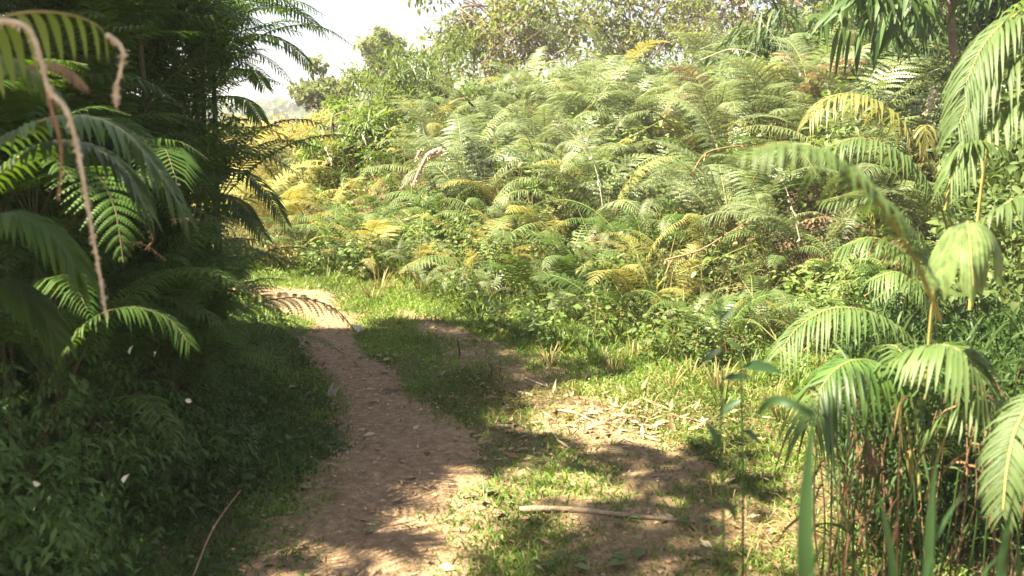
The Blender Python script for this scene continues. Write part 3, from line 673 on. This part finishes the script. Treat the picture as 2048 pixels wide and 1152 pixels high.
# ------------------------------------------------------------------ near fronds, upper left
LF = (M_palm, M_rachis)
t = custom("fern_frond", "sunlit fern frond with hanging toothed leaflets and a dried curling tip", "fern", [
    ([(-140, 130, 1.75), (-60, 60, 1.75), (30, 28, 1.75), (110, 25, 1.75), (180, 42, 1.75), (215, 70, 1.75)], dict(n=11, lmax=.085, wid=.030, a0=86, a1=70, droop=1.3, t0=.2, r=.0045, lift=-.5, prof=lambda u: 1 - .6 * u, jit=.05, one=-1, seg=5, mats=(M_feath, M_rachis))),
], LF)
mb = MB(); C = catmull([wp(*p) for p in [(213, 68, 1.75), (238, 88, 1.75), (246, 110, 1.75), (240, 145, 1.75), (231, 180, 1.75), (232, 214, 1.75)]], 26)
mb.tube(C, .0042, .002, 6, bump=.7); b0 = np.array(t.location)
nn = 60; k = R.randint(0, 26, nn); mb.leaves(C[k], R.randn(nn, 3) + [0, 0, -1], R.randn(nn, 3), .012, .005)
obj("dry_tip", mb.mesh("dry_tip", M_stalk, b0), t)
def stalk(name, label, cat, P, r0, r1, mat, fuzz=0, fl=.015, group=None, bump=.3, m=30, fw=.4):
    W = np.array([wp(*p) for p in P]); C = catmull(W, m); mb = MB(); mb.tube(C, r0, r1, 6, bump=bump)
    if fuzz:
        k = R.randint(0, m, fuzz); jit = R.rand(fuzz, 1)
        Pp = C[k] + R.randn(fuzz, 3) * r0 * .3
        mb.leaves(Pp, R.randn(fuzz, 3) * .7 + [0, 0, -1], R.randn(fuzz, 3), fl * (.5 + R.rand(fuzz)) * np.interp(k, [0, m], [1, .5]), fl * fw)
    b = W[0]; o = obj(name, mb.mesh(name, mat, b), None, tuple(b)); return setp(o, label, cat, group)
stalk("dead_frond", "pale withered frond hanging in a long curve in front of the dark thicket", "dead frond",
      [(-30, 48, 1.7), (20, 42, 1.7), (60, 62, 1.7), (82, 120, 1.7), (98, 180, 1.7), (130, 215, 1.7), (150, 275, 1.7), (165, 350, 1.7), (182, 450, 1.7), (198, 540, 1.7), (213, 635, 1.7)], .0048, .0016, M_stalk, 240, .013, bump=.35, m=60)
stalk("dead_frond", "thin brown withered strand hanging beside the long pale frond", "dead frond",
      [(92, 165, 1.72), (105, 225, 1.72), (120, 280, 1.72), (122, 340, 1.72), (116, 400, 1.72)], .0038, .0016, M_stick, 50, .012)
custom("fern_frond", "yellow-green fern frond crossing behind the pale withered stalk", "fern", [
    ([(-120, 160, 1.9), (-40, 118, 1.9), (30, 120, 1.9), (85, 160, 1.9), (120, 200, 1.9), (140, 240, 1.9)], dict(n=22, lmax=.06, wid=.016, droop=.7, t0=.1, r=.004, jit=.1)),
    ([(60, 135, 1.85), (95, 125, 1.85), (135, 138, 1.85), (172, 172, 1.85)], dict(n=12, lmax=.03, wid=.011, droop=.9, t0=.1, r=.003, mats=(M_fernb, M_stick), label="dried orange side frond"))], LF)
custom("fern_frond", "large soft green frond arching low across the dark left thicket", "fern", [
    ([(-60, 330, 2.6), (60, 250, 2.6), (160, 232, 2.6), (250, 265, 2.6), (330, 360, 2.6), (370, 430, 2.6)], dict(n=40, lmax=.15, wid=.022, droop=.55, t0=.05, r=.005, mats=(M_fernd, M_rachis))),
    ([(-60, 400, 2.7), (60, 300, 2.7), (150, 285, 2.7), (240, 330, 2.7), (300, 430, 2.7)], dict(n=36, lmax=.14, wid=.022, droop=.55, t0=.05, r=.005, mats=(M_fernd, M_rachis)))], LF)
custom("fern_frond", "shaded frond drooping at the left edge below the hanging stalk", "fern", [
    ([(-80, 480, 2.2), (20, 425, 2.2), (110, 470, 2.2), (170, 560, 2.2)], dict(n=36, lmax=.13, wid=.02, droop=.6, t0=.05, r=.004)),
    ([(-80, 600, 2.2), (0, 560, 2.2), (70, 600, 2.2), (120, 680, 2.2)], dict(n=32, lmax=.12, wid=.02, droop=.6, t0=.05, r=.004))], (M_left, M_rachisd))
custom("shade_fern", "low dark frond leaning out over the shaded ground cover", "fern", [
    ([(120, 720, 3.0), (180, 640, 3.0), (260, 615, 3.0), (340, 640, 3.0), (380, 690, 2.95)], dict(n=40, lmax=.10, wid=.011, droop=.6, t0=.05, r=.003, jit=.2))], (M_left, M_rachisd))

# ------------------------------------------------------------------ palms on the right

b = gbase(1960, 700, 3.9)
custom("palm", "tall bright palm in the upper corner with stacked drooping fronds", "palm", [
    ([tuple(p) for p in [(1940, 620, 3.9), (1960, 400, 3.9), (1990, 200, 3.85), (2030, 60, 3.8), (2090, -20, 3.7), (2160, 20, 3.6)]], dict(n=26, lmax=.2, wid=.03, droop=.6, t0=.45, r=.009)),
    ([(2200, 120, 3.8), (2120, 20, 3.8), (2040, 25, 3.75), (1970, 85, 3.7), (1928, 175, 3.65)], dict(n=30, lmax=.20, wid=.03, droop=.75, t0=.1, r=.006)),
    ([(2200, 200, 3.8), (2120, 110, 3.75), (2040, 112, 3.7), (1960, 160, 3.65), (1915, 255, 3.6)], dict(n=30, lmax=.20, wid=.03, droop=.75, t0=.1, r=.006)),
    ([(2200, 290, 3.7), (2120, 195, 3.7), (2040, 200, 3.65), (1955, 260, 3.6), (1902, 350, 3.55)], dict(n=30, lmax=.19, wid=.03, droop=.75, t0=.1, r=.006)),
    ([(1890, 420, 3.6), (1910, 330, 3.6), (1950, 283, 3.55), (2010, 295, 3.5)], dict(n=22, lmax=.12, wid=.026, droop=.7, t0=.15, r=.006)),
    ([(1950, 500, 3.2), (1985, 430, 3.15), (2040, 395, 3.1), (2110, 400, 3.0)], dict(n=24, lmax=.14, wid=.028, droop=.8, t0=.1, r=.006)),
], PM, base=b)
custom("palm", "palm with one yellowing arched frond in front of the dark drooping trees", "palm", [
    ([(1910, 470, 5.1), (1860, 330, 5.0), (1790, 232, 5.0), (1710, 187, 4.95), (1650, 200, 4.9), (1613, 245, 4.85)], dict(n=30, lmax=.19, wid=.026, droop=.8, t0=.3, r=.007, mats=(M_palmy, M_rachis), label="yellow arched frond")),
    ([(1905, 520, 4.7), (1880, 410, 4.6), (1815, 320, 4.6), (1730, 277, 4.55), (1660, 292, 4.5), (1632, 310, 4.5)], dict(n=30, lmax=.19, wid=.026, droop=.8, t0=.25, r=.007)),
    ([(1900, 400, 5.0), (1868, 280, 5.0), (1850, 250, 4.95), (1858, 290, 4.9)], dict(n=10, lmax=.1, wid=.025, droop=.9, t0=.6, r=.004, mats=(M_palmy, M_rachis), label="small yellow frond")),
    ([(1890, 560, 4.6), (1800, 420, 4.6), (1720, 390, 4.6), (1650, 400, 4.6)], dict(n=26, lmax=.16, wid=.024, droop=.7, t0=.2, r=.006)),
    ([(1890, 580, 4.4), (1800, 500, 4.4), (1740, 475, 4.4), (1680, 495, 4.4)], dict(n=24, lmax=.15, wid=.026, droop=.8, t0=.2, r=.006)),
], PM, base=gbase(1905, 700, 4.9))
custom("palm", "near palm frond arching out of focus towards the sunlit bank", "palm", [
    ([(1880, 640, 1.6), (1835, 530, 1.56), (1765, 415, 1.52), (1680, 325, 1.48), (1590, 287, 1.44), (1490, 300, 1.4)], dict(n=40, lmax=.082, wid=.014, droop=.8, t0=.12, r=.004))], PM, base=gbase(1900, 800, 1.65))
custom("palm", "bright comb-like palm frond spread low beside the sunlit grass", "palm", [
    ([(1860, 740, 4.1), (1800, 660, 4.05), (1735, 622, 4.0), (1660, 618, 3.95), (1595, 655, 3.9), (1560, 705, 3.85)], dict(n=30, lmax=.20, wid=.022, droop=.75, t0=.2, r=.006)),
    ([(1870, 700, 4.2), (1850, 600, 4.2), (1800, 545, 4.2), (1740, 560, 4.15)], dict(n=24, lmax=.15, wid=.02, droop=.8, t0=.2, r=.006))], PM, base=gbase(1870, 850, 4.2))
custom("palm", "front palm with an umbrella-like lit frond above brown dead stems", "palm", [
    ([(1830, 1000, 3.1), (1800, 820, 3.05), (1820, 725, 2.95), (1870, 690, 2.85), (1925, 705, 2.75), (1965, 760, 2.7)], dict(n=26, lmax=.21, wid=.036, droop=.75, t0=.4, r=.006)),
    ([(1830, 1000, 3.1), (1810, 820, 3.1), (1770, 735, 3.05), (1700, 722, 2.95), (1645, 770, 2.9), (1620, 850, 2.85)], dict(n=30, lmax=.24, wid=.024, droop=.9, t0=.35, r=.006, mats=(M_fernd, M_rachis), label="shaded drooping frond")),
    ([(1840, 1000, 3.2), (1830, 800, 3.2), (1800, 700, 3.3), (1760, 690, 3.4)], dict(n=20, lmax=.16, wid=.024, droop=.8, t0=.4, r=.006)),
    ([(1850, 1000, 3.0), (1900, 850, 2.9), (1960, 800, 2.8), (2040, 830, 2.7)], dict(n=24, lmax=.18, wid=.024, droop=.8, t0=.3, r=.006)),
], PM, base=gbase(1840, 1060, 3.1))
custom("palm", "pale curved palm frond at the right edge near the ground", "palm", [
    ([(2150, 820, 2.3), (2080, 790, 2.25), (2035, 850, 2.2), (2015, 930, 2.15), (2005, 1030, 2.1)], dict(n=34, lmax=.085, wid=.014, droop=.5, t0=.1, r=.006))], PM, base=gbase(2150, 1000, 2.3))
# palm with one broad undivided pleated leaf
t = thing("broadleaf_palm", "palm with one broad pleated drooping leaf above the front palm", "palm", tuple(gbase(1850, 900, 3.0)))
b0 = np.array(t.location); mb = MB()
mb.tube(catmull([wp(*p) for p in [(1850, 800, 3.0), (1866, 600, 2.95), (1895, 485, 2.85), (1933, 445, 2.72)]], 20) - 0, .006, .004, 6, 1)
nU, nv = 34, 61; v = np.linspace(-1, 1, nv)
Lc = catmull([wp(*p) for p in [(1930, 444, 2.74), (1893, 462, 2.76), (1866, 505, 2.76), (1850, 560, 2.72), (1846, 612, 2.70)]], nU)
Mc = catmull([wp(*p) for p in [(1933, 443, 2.72), (1938, 478, 2.62), (1942, 525, 2.55), (1945, 570, 2.53), (1946, 615, 2.53)]], nU)
Rc = catmull([wp(*p) for p in [(1936, 444, 2.74), (1970, 453, 2.75), (1996, 485, 2.74), (2007, 525, 2.70), (2008, 575, 2.68)]], nU)
u = np.linspace(0, 1, nU)
ue = 1 - .10 * np.abs(np.sin(v * 11)) - .22 * np.exp(-((v + .35) / .10) ** 2) - .3 * np.exp(-((v - .45) / .10) ** 2) - .12 * v ** 2
G = np.zeros((nU, nv, 3))
for a in range(nv):
    uu = u * ue[a]; E = Lc if v[a] < 0 else Rc; q = abs(v[a])
    f = lambda C: np.stack([np.interp(uu, u, C[:, k]) for k in range(3)], 1)
    m_, e_ = f(Mc), f(E); G[:, a] = m_ + (e_ - m_) * q
    G[:, a, 1] -= .035 * np.sin(math.pi * q) * np.sin(math.pi * uu) - .005 * (a % 3 == 0); G[:, a, 2] += .02 * np.sin(math.pi * q) * np.sin(math.pi * uu)
i = np.arange(nU - 1)[:, None] * nv + np.arange(nv - 1)[None]
mb.add(G, np.stack([i, i + 1, i + nv + 1, i + nv], -1)); mb.tube(Mc[:28] - [0, .004, 0], .0028, .0012, 5, 1)
obj("leaf", mb.mesh("leaf", (M_broad, M_rachis), b0), t)
# brown stems below the front palm
stem_specs = 0
for k in range(64):
    px = R.uniform(1650, 2060); D = R.uniform(2.75, 3.5); py = R.uniform(720, 900)
    b1 = gbase(px, 900, D); top = wp(px + R.uniform(-60, 60), py, D + R.uniform(-.2, .2)); midp = (b1 + top) / 2 + R.randn(3) * .03
    mb = MB(); C = catmull([b1, midp, top], 12); mb.tube(C - b1, R.uniform(.002, .005), .0015, 5, bump=.3)
    if R.rand() < .5:
        nn = 7; kk = R.randint(5, 12, nn); mb.blades((C - b1)[kk], R.randn(nn, 3) + [0, 0, -.5], R.randn(nn, 3), R.uniform(.05, .16, nn), .011, .6, 3)
    green = R.rand() < .42
    o = obj("understory_stem", mb.mesh("understory_stem", M_darkl if green else M_stem), None, tuple(b1))
    setp(o, "thin green stem standing under the front palm" if green else "thin brown dead stem standing under the front palm", "stem", "green stems under the front palm" if green else "dead stems under the front palm")
# dense fill behind right palms
fill(60000, 1.3, 6.5, 4.4, 9.5, lambda x, y: (x > .42 * y + .05) * (x < .75 * y) * (.4 + .6 * vnoise(x * 1.7, y * 1.7, 71)), lambda x, y: .25 + 1.5 * sstep(3.0, 5.5, y) * (.5 + .6 * vnoise(x * 1.2, y * 1.2, 72)), M_vine, "vine_foliage", .03, .075, 8)

x, y = scatter(42000, .9, 3.2, 3.3, 4.9, lambda x, y: (x > .335 * y + .05) * (x < .62 * y), 88); n = len(x)
mb = MB(); tl = R.randn(n, 3) * .5; tl[:, 2] = 1; zz = gz(x, y) + R.rand(n) * .65
mb.blades(np.stack([x, y, zz], 1), tl, R.randn(n, 3), R.uniform(.05, .30, n), .010, R.uniform(.2, .9, n), 3)
setp(obj("palm_shadow_fill", mb.mesh("palm_shadow_fill", M_darkl)), kind="stuff")  # dark blades added under the palm; their colour stands in for its shadow
# ------------------------------------------------------------------ near blurred blades and weeds
def near_blades(name, label, cat, L, mat, sw):
    P0 = wp(*L[0][0][0]); P0[2] = float(gz(P0[0], P0[1])); t = thing(name, label, cat, tuple(P0))
    for pts, wd in L:
        C = catmull([wp(*p) for p in pts], 16); T = tangents(C); V = unit(C - CAM); S = unit(np.cross(T, V))
        ww = wd * .5 * np.interp(np.linspace(0, 1, 16), [0, .5, .8, 1], [.8, 1, .7, .03])
        Nn = np.cross(S, T); mb = MB()
        A = np.stack([C - S * ww[:, None] - Nn * ww[:, None] * .3, C, C + S * ww[:, None] - Nn * ww[:, None] * .3], 1)
        i = np.arange(15)[:, None] * 3 + np.arange(2)[None]
        mb.add(A, np.stack([i, i + 1, i + 4, i + 3], -1)); obj("blade", mb.mesh("blade", mat, P0), t)
    return t
M_blade = leafmat("near grass blade", [(.028, .065, .022), (.04, .085, .026)], .4, .4, .4)  # shade put into the blade colour: darkened because sun reaches these blades
near_blades("tall_grass", "broad upright grass blade very near, left of the front palm", "grass", [([(1640, 1700, 1.25), (1612, 1150, 1.2), (1612, 1000, 1.2), (1622, 870, 1.2), (1630, 800, 1.2)], .026), ([(1600, 1700, 1.25), (1600, 1250, 1.2), (1640, 1100, 1.2), (1665, 1040, 1.2)], .012), ([(1625, 830, 1.2), (1590, 810, 1.2), (1545, 800, 1.22), (1510, 835, 1.25)], .012)], M_blade, 1)
near_blades("tall_grass", "cluster of soft grass blades near the bottom under the front palm", "grass", [([(1800, 1600, 1.5), (1790, 1200, 1.5), (1770, 1040, 1.5), (1745, 960, 1.5)], .016), ([(1850, 1600, 1.5), (1856, 1180, 1.5), (1862, 1020, 1.5), (1876, 900, 1.5)], .02), ([(1830, 1600, 1.5), (1850, 1160, 1.5), (1890, 1040, 1.5), (1945, 960, 1.5)], .014), ([(1760, 1600, 1.5), (1730, 1200, 1.5), (1690, 1100, 1.5)], .014), ([(1900, 1600, 1.5), (1950, 1200, 1.5), (2000, 1110, 1.5)], .014)], M_blade, 1)
near_blades("tall_grass", "grass blades in the bottom corner beside the pale curved frond", "grass", [([(1990, 1600, 1.6), (2000, 1200, 1.6), (2010, 1080, 1.6), (2030, 980, 1.6)], .02), ([(2040, 1600, 1.6), (2040, 1200, 1.6), (2035, 1060, 1.6)], .018)], M_blade, 1)
def weedstem(label, P, r, leaves):
    W = [wp(*p) for p in P]; b1 = W[0].copy(); b1[2] = float(gz(b1[0], b1[1])); t = thing("tall_weed", label, "weed", tuple(b1))
    C = catmull([b1] + W[1:], 30); mb = MB(); mb.tube(C - b1, r, r * .5, 6); obj("stem", mb.mesh("stem", M_blade), t)
    for (px, py, D, dx, dy, L) in leaves:
        p = wp(px, py, D) - b1; e = wp(px + dx, py + dy, D) - b1
        mb = MB(); mb.leaves([p], [e - p], [[0, -.6, .8]], L, L * .35, rnd=True, bend=.3); obj("leaf", mb.mesh("leaf", M_blade), t)
weedstem("tall thin weed stem rising near the camera in front of the sunlit grass", [(1446, 1900, 1.5), (1446, 1100, 1.5), (1441, 900, 1.5), (1444, 750, 1.5), (1440, 600, 1.5)], .0034,
         [(1441, 900, 1.5, -25, -70, .05), (1443, 760, 1.5, 45, -10, .05), (1442, 700, 1.5, -30, 15, .04), (1444, 1000, 1.5, 40, 40, .05), (1442, 640, 1.5, 25, -25, .03)])
weedstem("thinner weed stem with side leaves just right of the tall near stem", [(1486, 1500, 2.2), (1486, 1000, 2.2), (1484, 850, 2.2), (1480, 690, 2.2)], .0035,
         [(1482, 735, 2.2, 90, -5, .10), (1483, 800, 2.2, -40, 20, .06), (1484, 860, 2.2, 50, 25, .06), (1481, 700, 2.2, -25, -25, .04)])
# seedlings on the ground
def seedling(label, px, py, n, L, seed):
    rr = np.random.RandomState(seed); p = gp(px, py); p[2] = float(gz(p[0], p[1])); t = thing("seedling", label, "seedling", tuple(p))
    for k in range(n):
        a = rr.uniform(0, 6.28); D = np.array([math.cos(a), math.sin(a), .25]); mb = MB()
        mb.tube([(0, 0, 0), D * .015 + [0, 0, .02], D * .035 + [0, 0, .03]], .002, .0012, 4, 1)
        mb.leaves([D * .033 + [0, 0, .029]], [D], [[0, 0, 1]], L * rr.uniform(.7, 1.2), L * .7, rnd=True); obj("leaf", mb.mesh("leaf", (M_vine, M_rachis)), t)
seedling("round dark seedling beside the right end of the fallen stick", 1400, 1075, 4, .06, 1)
seedling("broad dark green seedling at the bottom edge below the stick", 1270, 1150, 4, .08, 2)
seedling("flat bluish-green seedling at the bottom edge left of centre track", 1130, 1150, 5, .06, 3)
seedling("small seedling touching the stick's middle", 1240, 1060, 4, .045, 4)
seedling("green seedling in the grass beside the upright dry twig", 960, 1010, 6, .06, 5)
seedling("small green seedling on the bare path", 730, 1075, 4, .03, 6)
seedling("low dark seedling at the grass edge by the leaf litter", 1400, 900, 6, .06, 7)

# sticks, twigs, withered leaves on the ground
def gstick(label, P, r, mat=M_stick, name="stick", cat="stick"):
    W = []
    for px, py, h in P:
        q = gp(px, py); q[2] = float(gz(q[0], q[1])) + h; W.append(q)
    C = catmull(W, 16); mb = MB(); mb.tube(C - C[0], r, r * .6, 7, bump=.25); return setp(obj(name, mb.mesh(name, mat), None, tuple(C[0])), label, cat)
gstick("long pale fallen stick lying across the side track", [(1040, 1032, .022), (1130, 1038, .03), (1260, 1052, .03), (1390, 1056, .016)], .013, M_log)
gstick("thin dry stick lying on the heap of dead leaves", [(1105, 825, .02), (1150, 838, .04), (1200, 855, .02)], .006, M_stalk)
gstick("short pale stick on the bare soil above the dead leaves", [(1050, 765, .02), (1090, 778, .02)], .006, M_stalk)
gstick("brown twig leaning out of the shaded ground cover near the bottom", [(385, 1170, .02), (430, 1110, .1), (485, 1060, .16)], .004)
def upstick(label, px, py0, py1, r, mat=M_stick, dx=0, D=None):
    p = gp(px, py0); p[2] = float(gz(p[0], p[1])); q = wp(px + dx, py1, p[1]); C = catmull([p - [0, 0, .02], (p + q) / 2 + [.004, 0, 0], q], 8)
    mb = MB(); mb.tube(C - C[0], r, r * .6, 6, bump=.2); return setp(obj("twig", mb.mesh("twig", mat), None, tuple(C[0])), label, "twig")
upstick("upright pale dry twig at the path's right edge", 967, 1005, 950, .0035, M_stalk, -3)
upstick("upright orange-brown dry stalk left of the tall near stem", 1425, 1005, 920, .005, M_stick, -15)
upstick("dark stub standing in the shaded grass strip by the lit track", 920, 722, 680, .008, M_rachisd, -5)
upstick("first of two short dark stubs at the end of the grass strip", 982, 762, 728, .007, M_rachisd)
upstick("second, thinner of two short dark stubs at the end of the grass strip", 996, 764, 735, .006, M_rachisd, 5)
upstick("leaning dark twig at the foot of the sunlit weeds", 1090, 640, 560, .006, M_rachisd, -30)
upstick("brown blade-like stalk standing in the dark ground cover", 150, 890, 800, .004, M_stick, 32)
def deadleaf(label, px, py, L, h, seed, k=3):
    rr = np.random.RandomState(seed); p = gp(px, py); p[2] = float(gz(p[0], p[1])) + h; mb = MB()
    mb.leaves(rr.randn(k, 3) * .012, rr.randn(k, 3) * .5 + [0, -.3, .8], rr.randn(k, 3) * .3 + [-.5, -.5, .3], L * rr.uniform(.7, 1, k), L * .5, rnd=True, bend=.5)
    return setp(obj("withered_leaf", mb.mesh("withered_leaf", M_pale), None, tuple(p)), label, "leaf")
deadleaf("white withered leaf standing at the grass tip where the tracks part", 720, 668, .10, .03, 1)
deadleaf("white crumpled leaf on the path's left edge in the shade", 664, 805, .09, .05, 2)
deadleaf("pale leaf lying on the sunlit end of the side track", 1180, 640, .10, .12, 3)
for i, (px, py, lab) in enumerate([(248, 700, "pale glossy leaf high on the shaded ground cover"), (372, 800, "small white leaf in the middle of the shaded ground cover"), (80, 968, "white leaf speck at the far left of the shaded ground cover"), (250, 968, "white leaf speck above the leaning brown twig"), (300, 712, "light green leaf drooping on the shaded ground cover")]):
    p = wp(px, py, 2.6 if py > 900 else 3.4); deadleaf(lab, px, py, .034, .3, 10 + i, 1).location = tuple(p)

# dry stalks across the bank
for lab, P, r, mat, fz in [
    ("pale arched dry stalk curving over the right of the bank", [(1400, 120, 9), (1470, 98, 9), (1540, 130, 9), (1625, 225, 9)], .006, M_stalk, 0),
    ("straight pale stalk slanting down from the brownish tree", [(1490, 0, 9), (1560, 90, 9), (1640, 200, 9)], .006, M_stalk, 0),
    ("whitish green stalk slanting across the crest", [(1265, 130, 10.5), (1215, 175, 10.5), (1160, 230, 10.5), (1095, 275, 10.5)], .010, M_rachis, 0),
    ("reddish dry stem arching low on the bank near the palms", [(1385, 345, 7.8), (1410, 308, 7.8), (1450, 295, 7.8), (1495, 290, 7.8)], .010, M_stick, 20),
    ("forked dry stem leaning in the middle of the bank", [(1205, 410, 8), (1195, 350, 8), (1170, 280, 8), (1130, 240, 8)], .007, M_stalk, 0),
    ("dry brown branch lying along the lower bank", [(1330, 520, 7), (1400, 500, 7), (1450, 470, 7), (1500, 440, 7)], .010, M_stick, 20),
    ("thin pale stalk crossing the shadowed ferns on the left of the bank", [(665, 330, 10.5), (650, 290, 10.5), (640, 255, 10.5)], .010, M_stalk, 0),
    ("dark green rib crossing the crest of the bank", [(950, 215, 11), (920, 185, 11), (880, 160, 11)], .012, M_rachisd, 0),
    ("dark bent rib below the pale arched stalk", [(1345, 250, 9.5), (1310, 225, 9.5), (1275, 208, 9.5)], .014, M_rachisd, 0),
    ("pale stalk standing in the low ferns by the palms", [(1600, 480, 6), (1580, 400, 6), (1560, 350, 6)], .006, M_stalk, 0),
    ("thin brown twig in the dark thicket's lower tangle", [(230, 480, 3.6), (290, 490, 3.6), (330, 520, 3.6)], .004, M_stick, 0),
    ("pale brown twig crossing the tangle of the dark thicket", [(340, 440, 3.8), (370, 437, 3.8), (400, 440, 3.8)], .004, M_stick, 0),
    ("curled brown twig in the shaded tangle beside the ground cover", [(290, 500, 3.5), (305, 480, 3.5), (298, 460, 3.5)], .004, M_stick, 0),
    ("short pinkish twig hanging in the dark thicket", [(355, 380, 4), (350, 350, 4), (342, 330, 4)], .004, M_stalk, 0)]:
    stalk("dry_stalk", lab, "stalk", P, r * .65, r * .3, mat, fz + 14, .006 * P[0][2])
# dead brown fronds on the bank
stalk("dead_frond", "tan shrivelled fern frond hanging down the front of the bank", "dead frond", [(884, 298, 8.2), (858, 308, 8.2), (842, 335, 8.2), (828, 366, 8.2)], .022, .010, M_pale2, 200, .045)
stalk("dead_frond", "small tan dead frond left of the shrivelled hanging one", "dead frond", [(845, 298, 8.4), (836, 310, 8.4), (830, 322, 8.4)], .014, .006, M_pale2, 60, .04)
stalk("dead_frond", "pinkish dead leaf hanging by the slender trunk", "dead frond", [(1868, 180, 7.5), (1862, 205, 7.5), (1855, 225, 7.5)], .016, .005, M_stalk, 60, .06)
stalk("dead_frond", "orange dead leaf hanging among the stems under the front palm", "dead frond", [(1738, 890, 2.9), (1742, 915, 2.9), (1738, 940, 2.9)], .012, .004, M_fernb, 40, .05)

# humid air
hb = bpy.data.meshes.new("haze"); X0, X1, Y0, Y1, Z0, Z1 = -640, 640, -320, 930, -1.5, 11.0
hb.from_pydata([(x, y, z) for x in (X0, X1) for y in (Y0, Y1) for z in (Z0, Z1)], [], [(0, 1, 3, 2), (4, 6, 7, 5), (0, 4, 5, 1), (2, 3, 7, 6), (0, 2, 6, 4), (1, 5, 7, 3)])
mh = bpy.data.materials.new("haze"); mh.use_nodes = True; mh.node_tree.nodes.clear()
o_ = mh.node_tree.nodes.new("ShaderNodeOutputMaterial"); pv = mh.node_tree.nodes.new("ShaderNodeVolumePrincipled")
pv.inputs["Color"].default_value = (.93, .93, .95, 1); pv.inputs["Density"].default_value = .0016; pv.inputs["Anisotropy"].default_value = .2
mh.node_tree.links.new(pv.outputs[0], o_.inputs["Volume"]); hb.materials.append(mh)
setp(obj("haze", hb), kind="stuff")
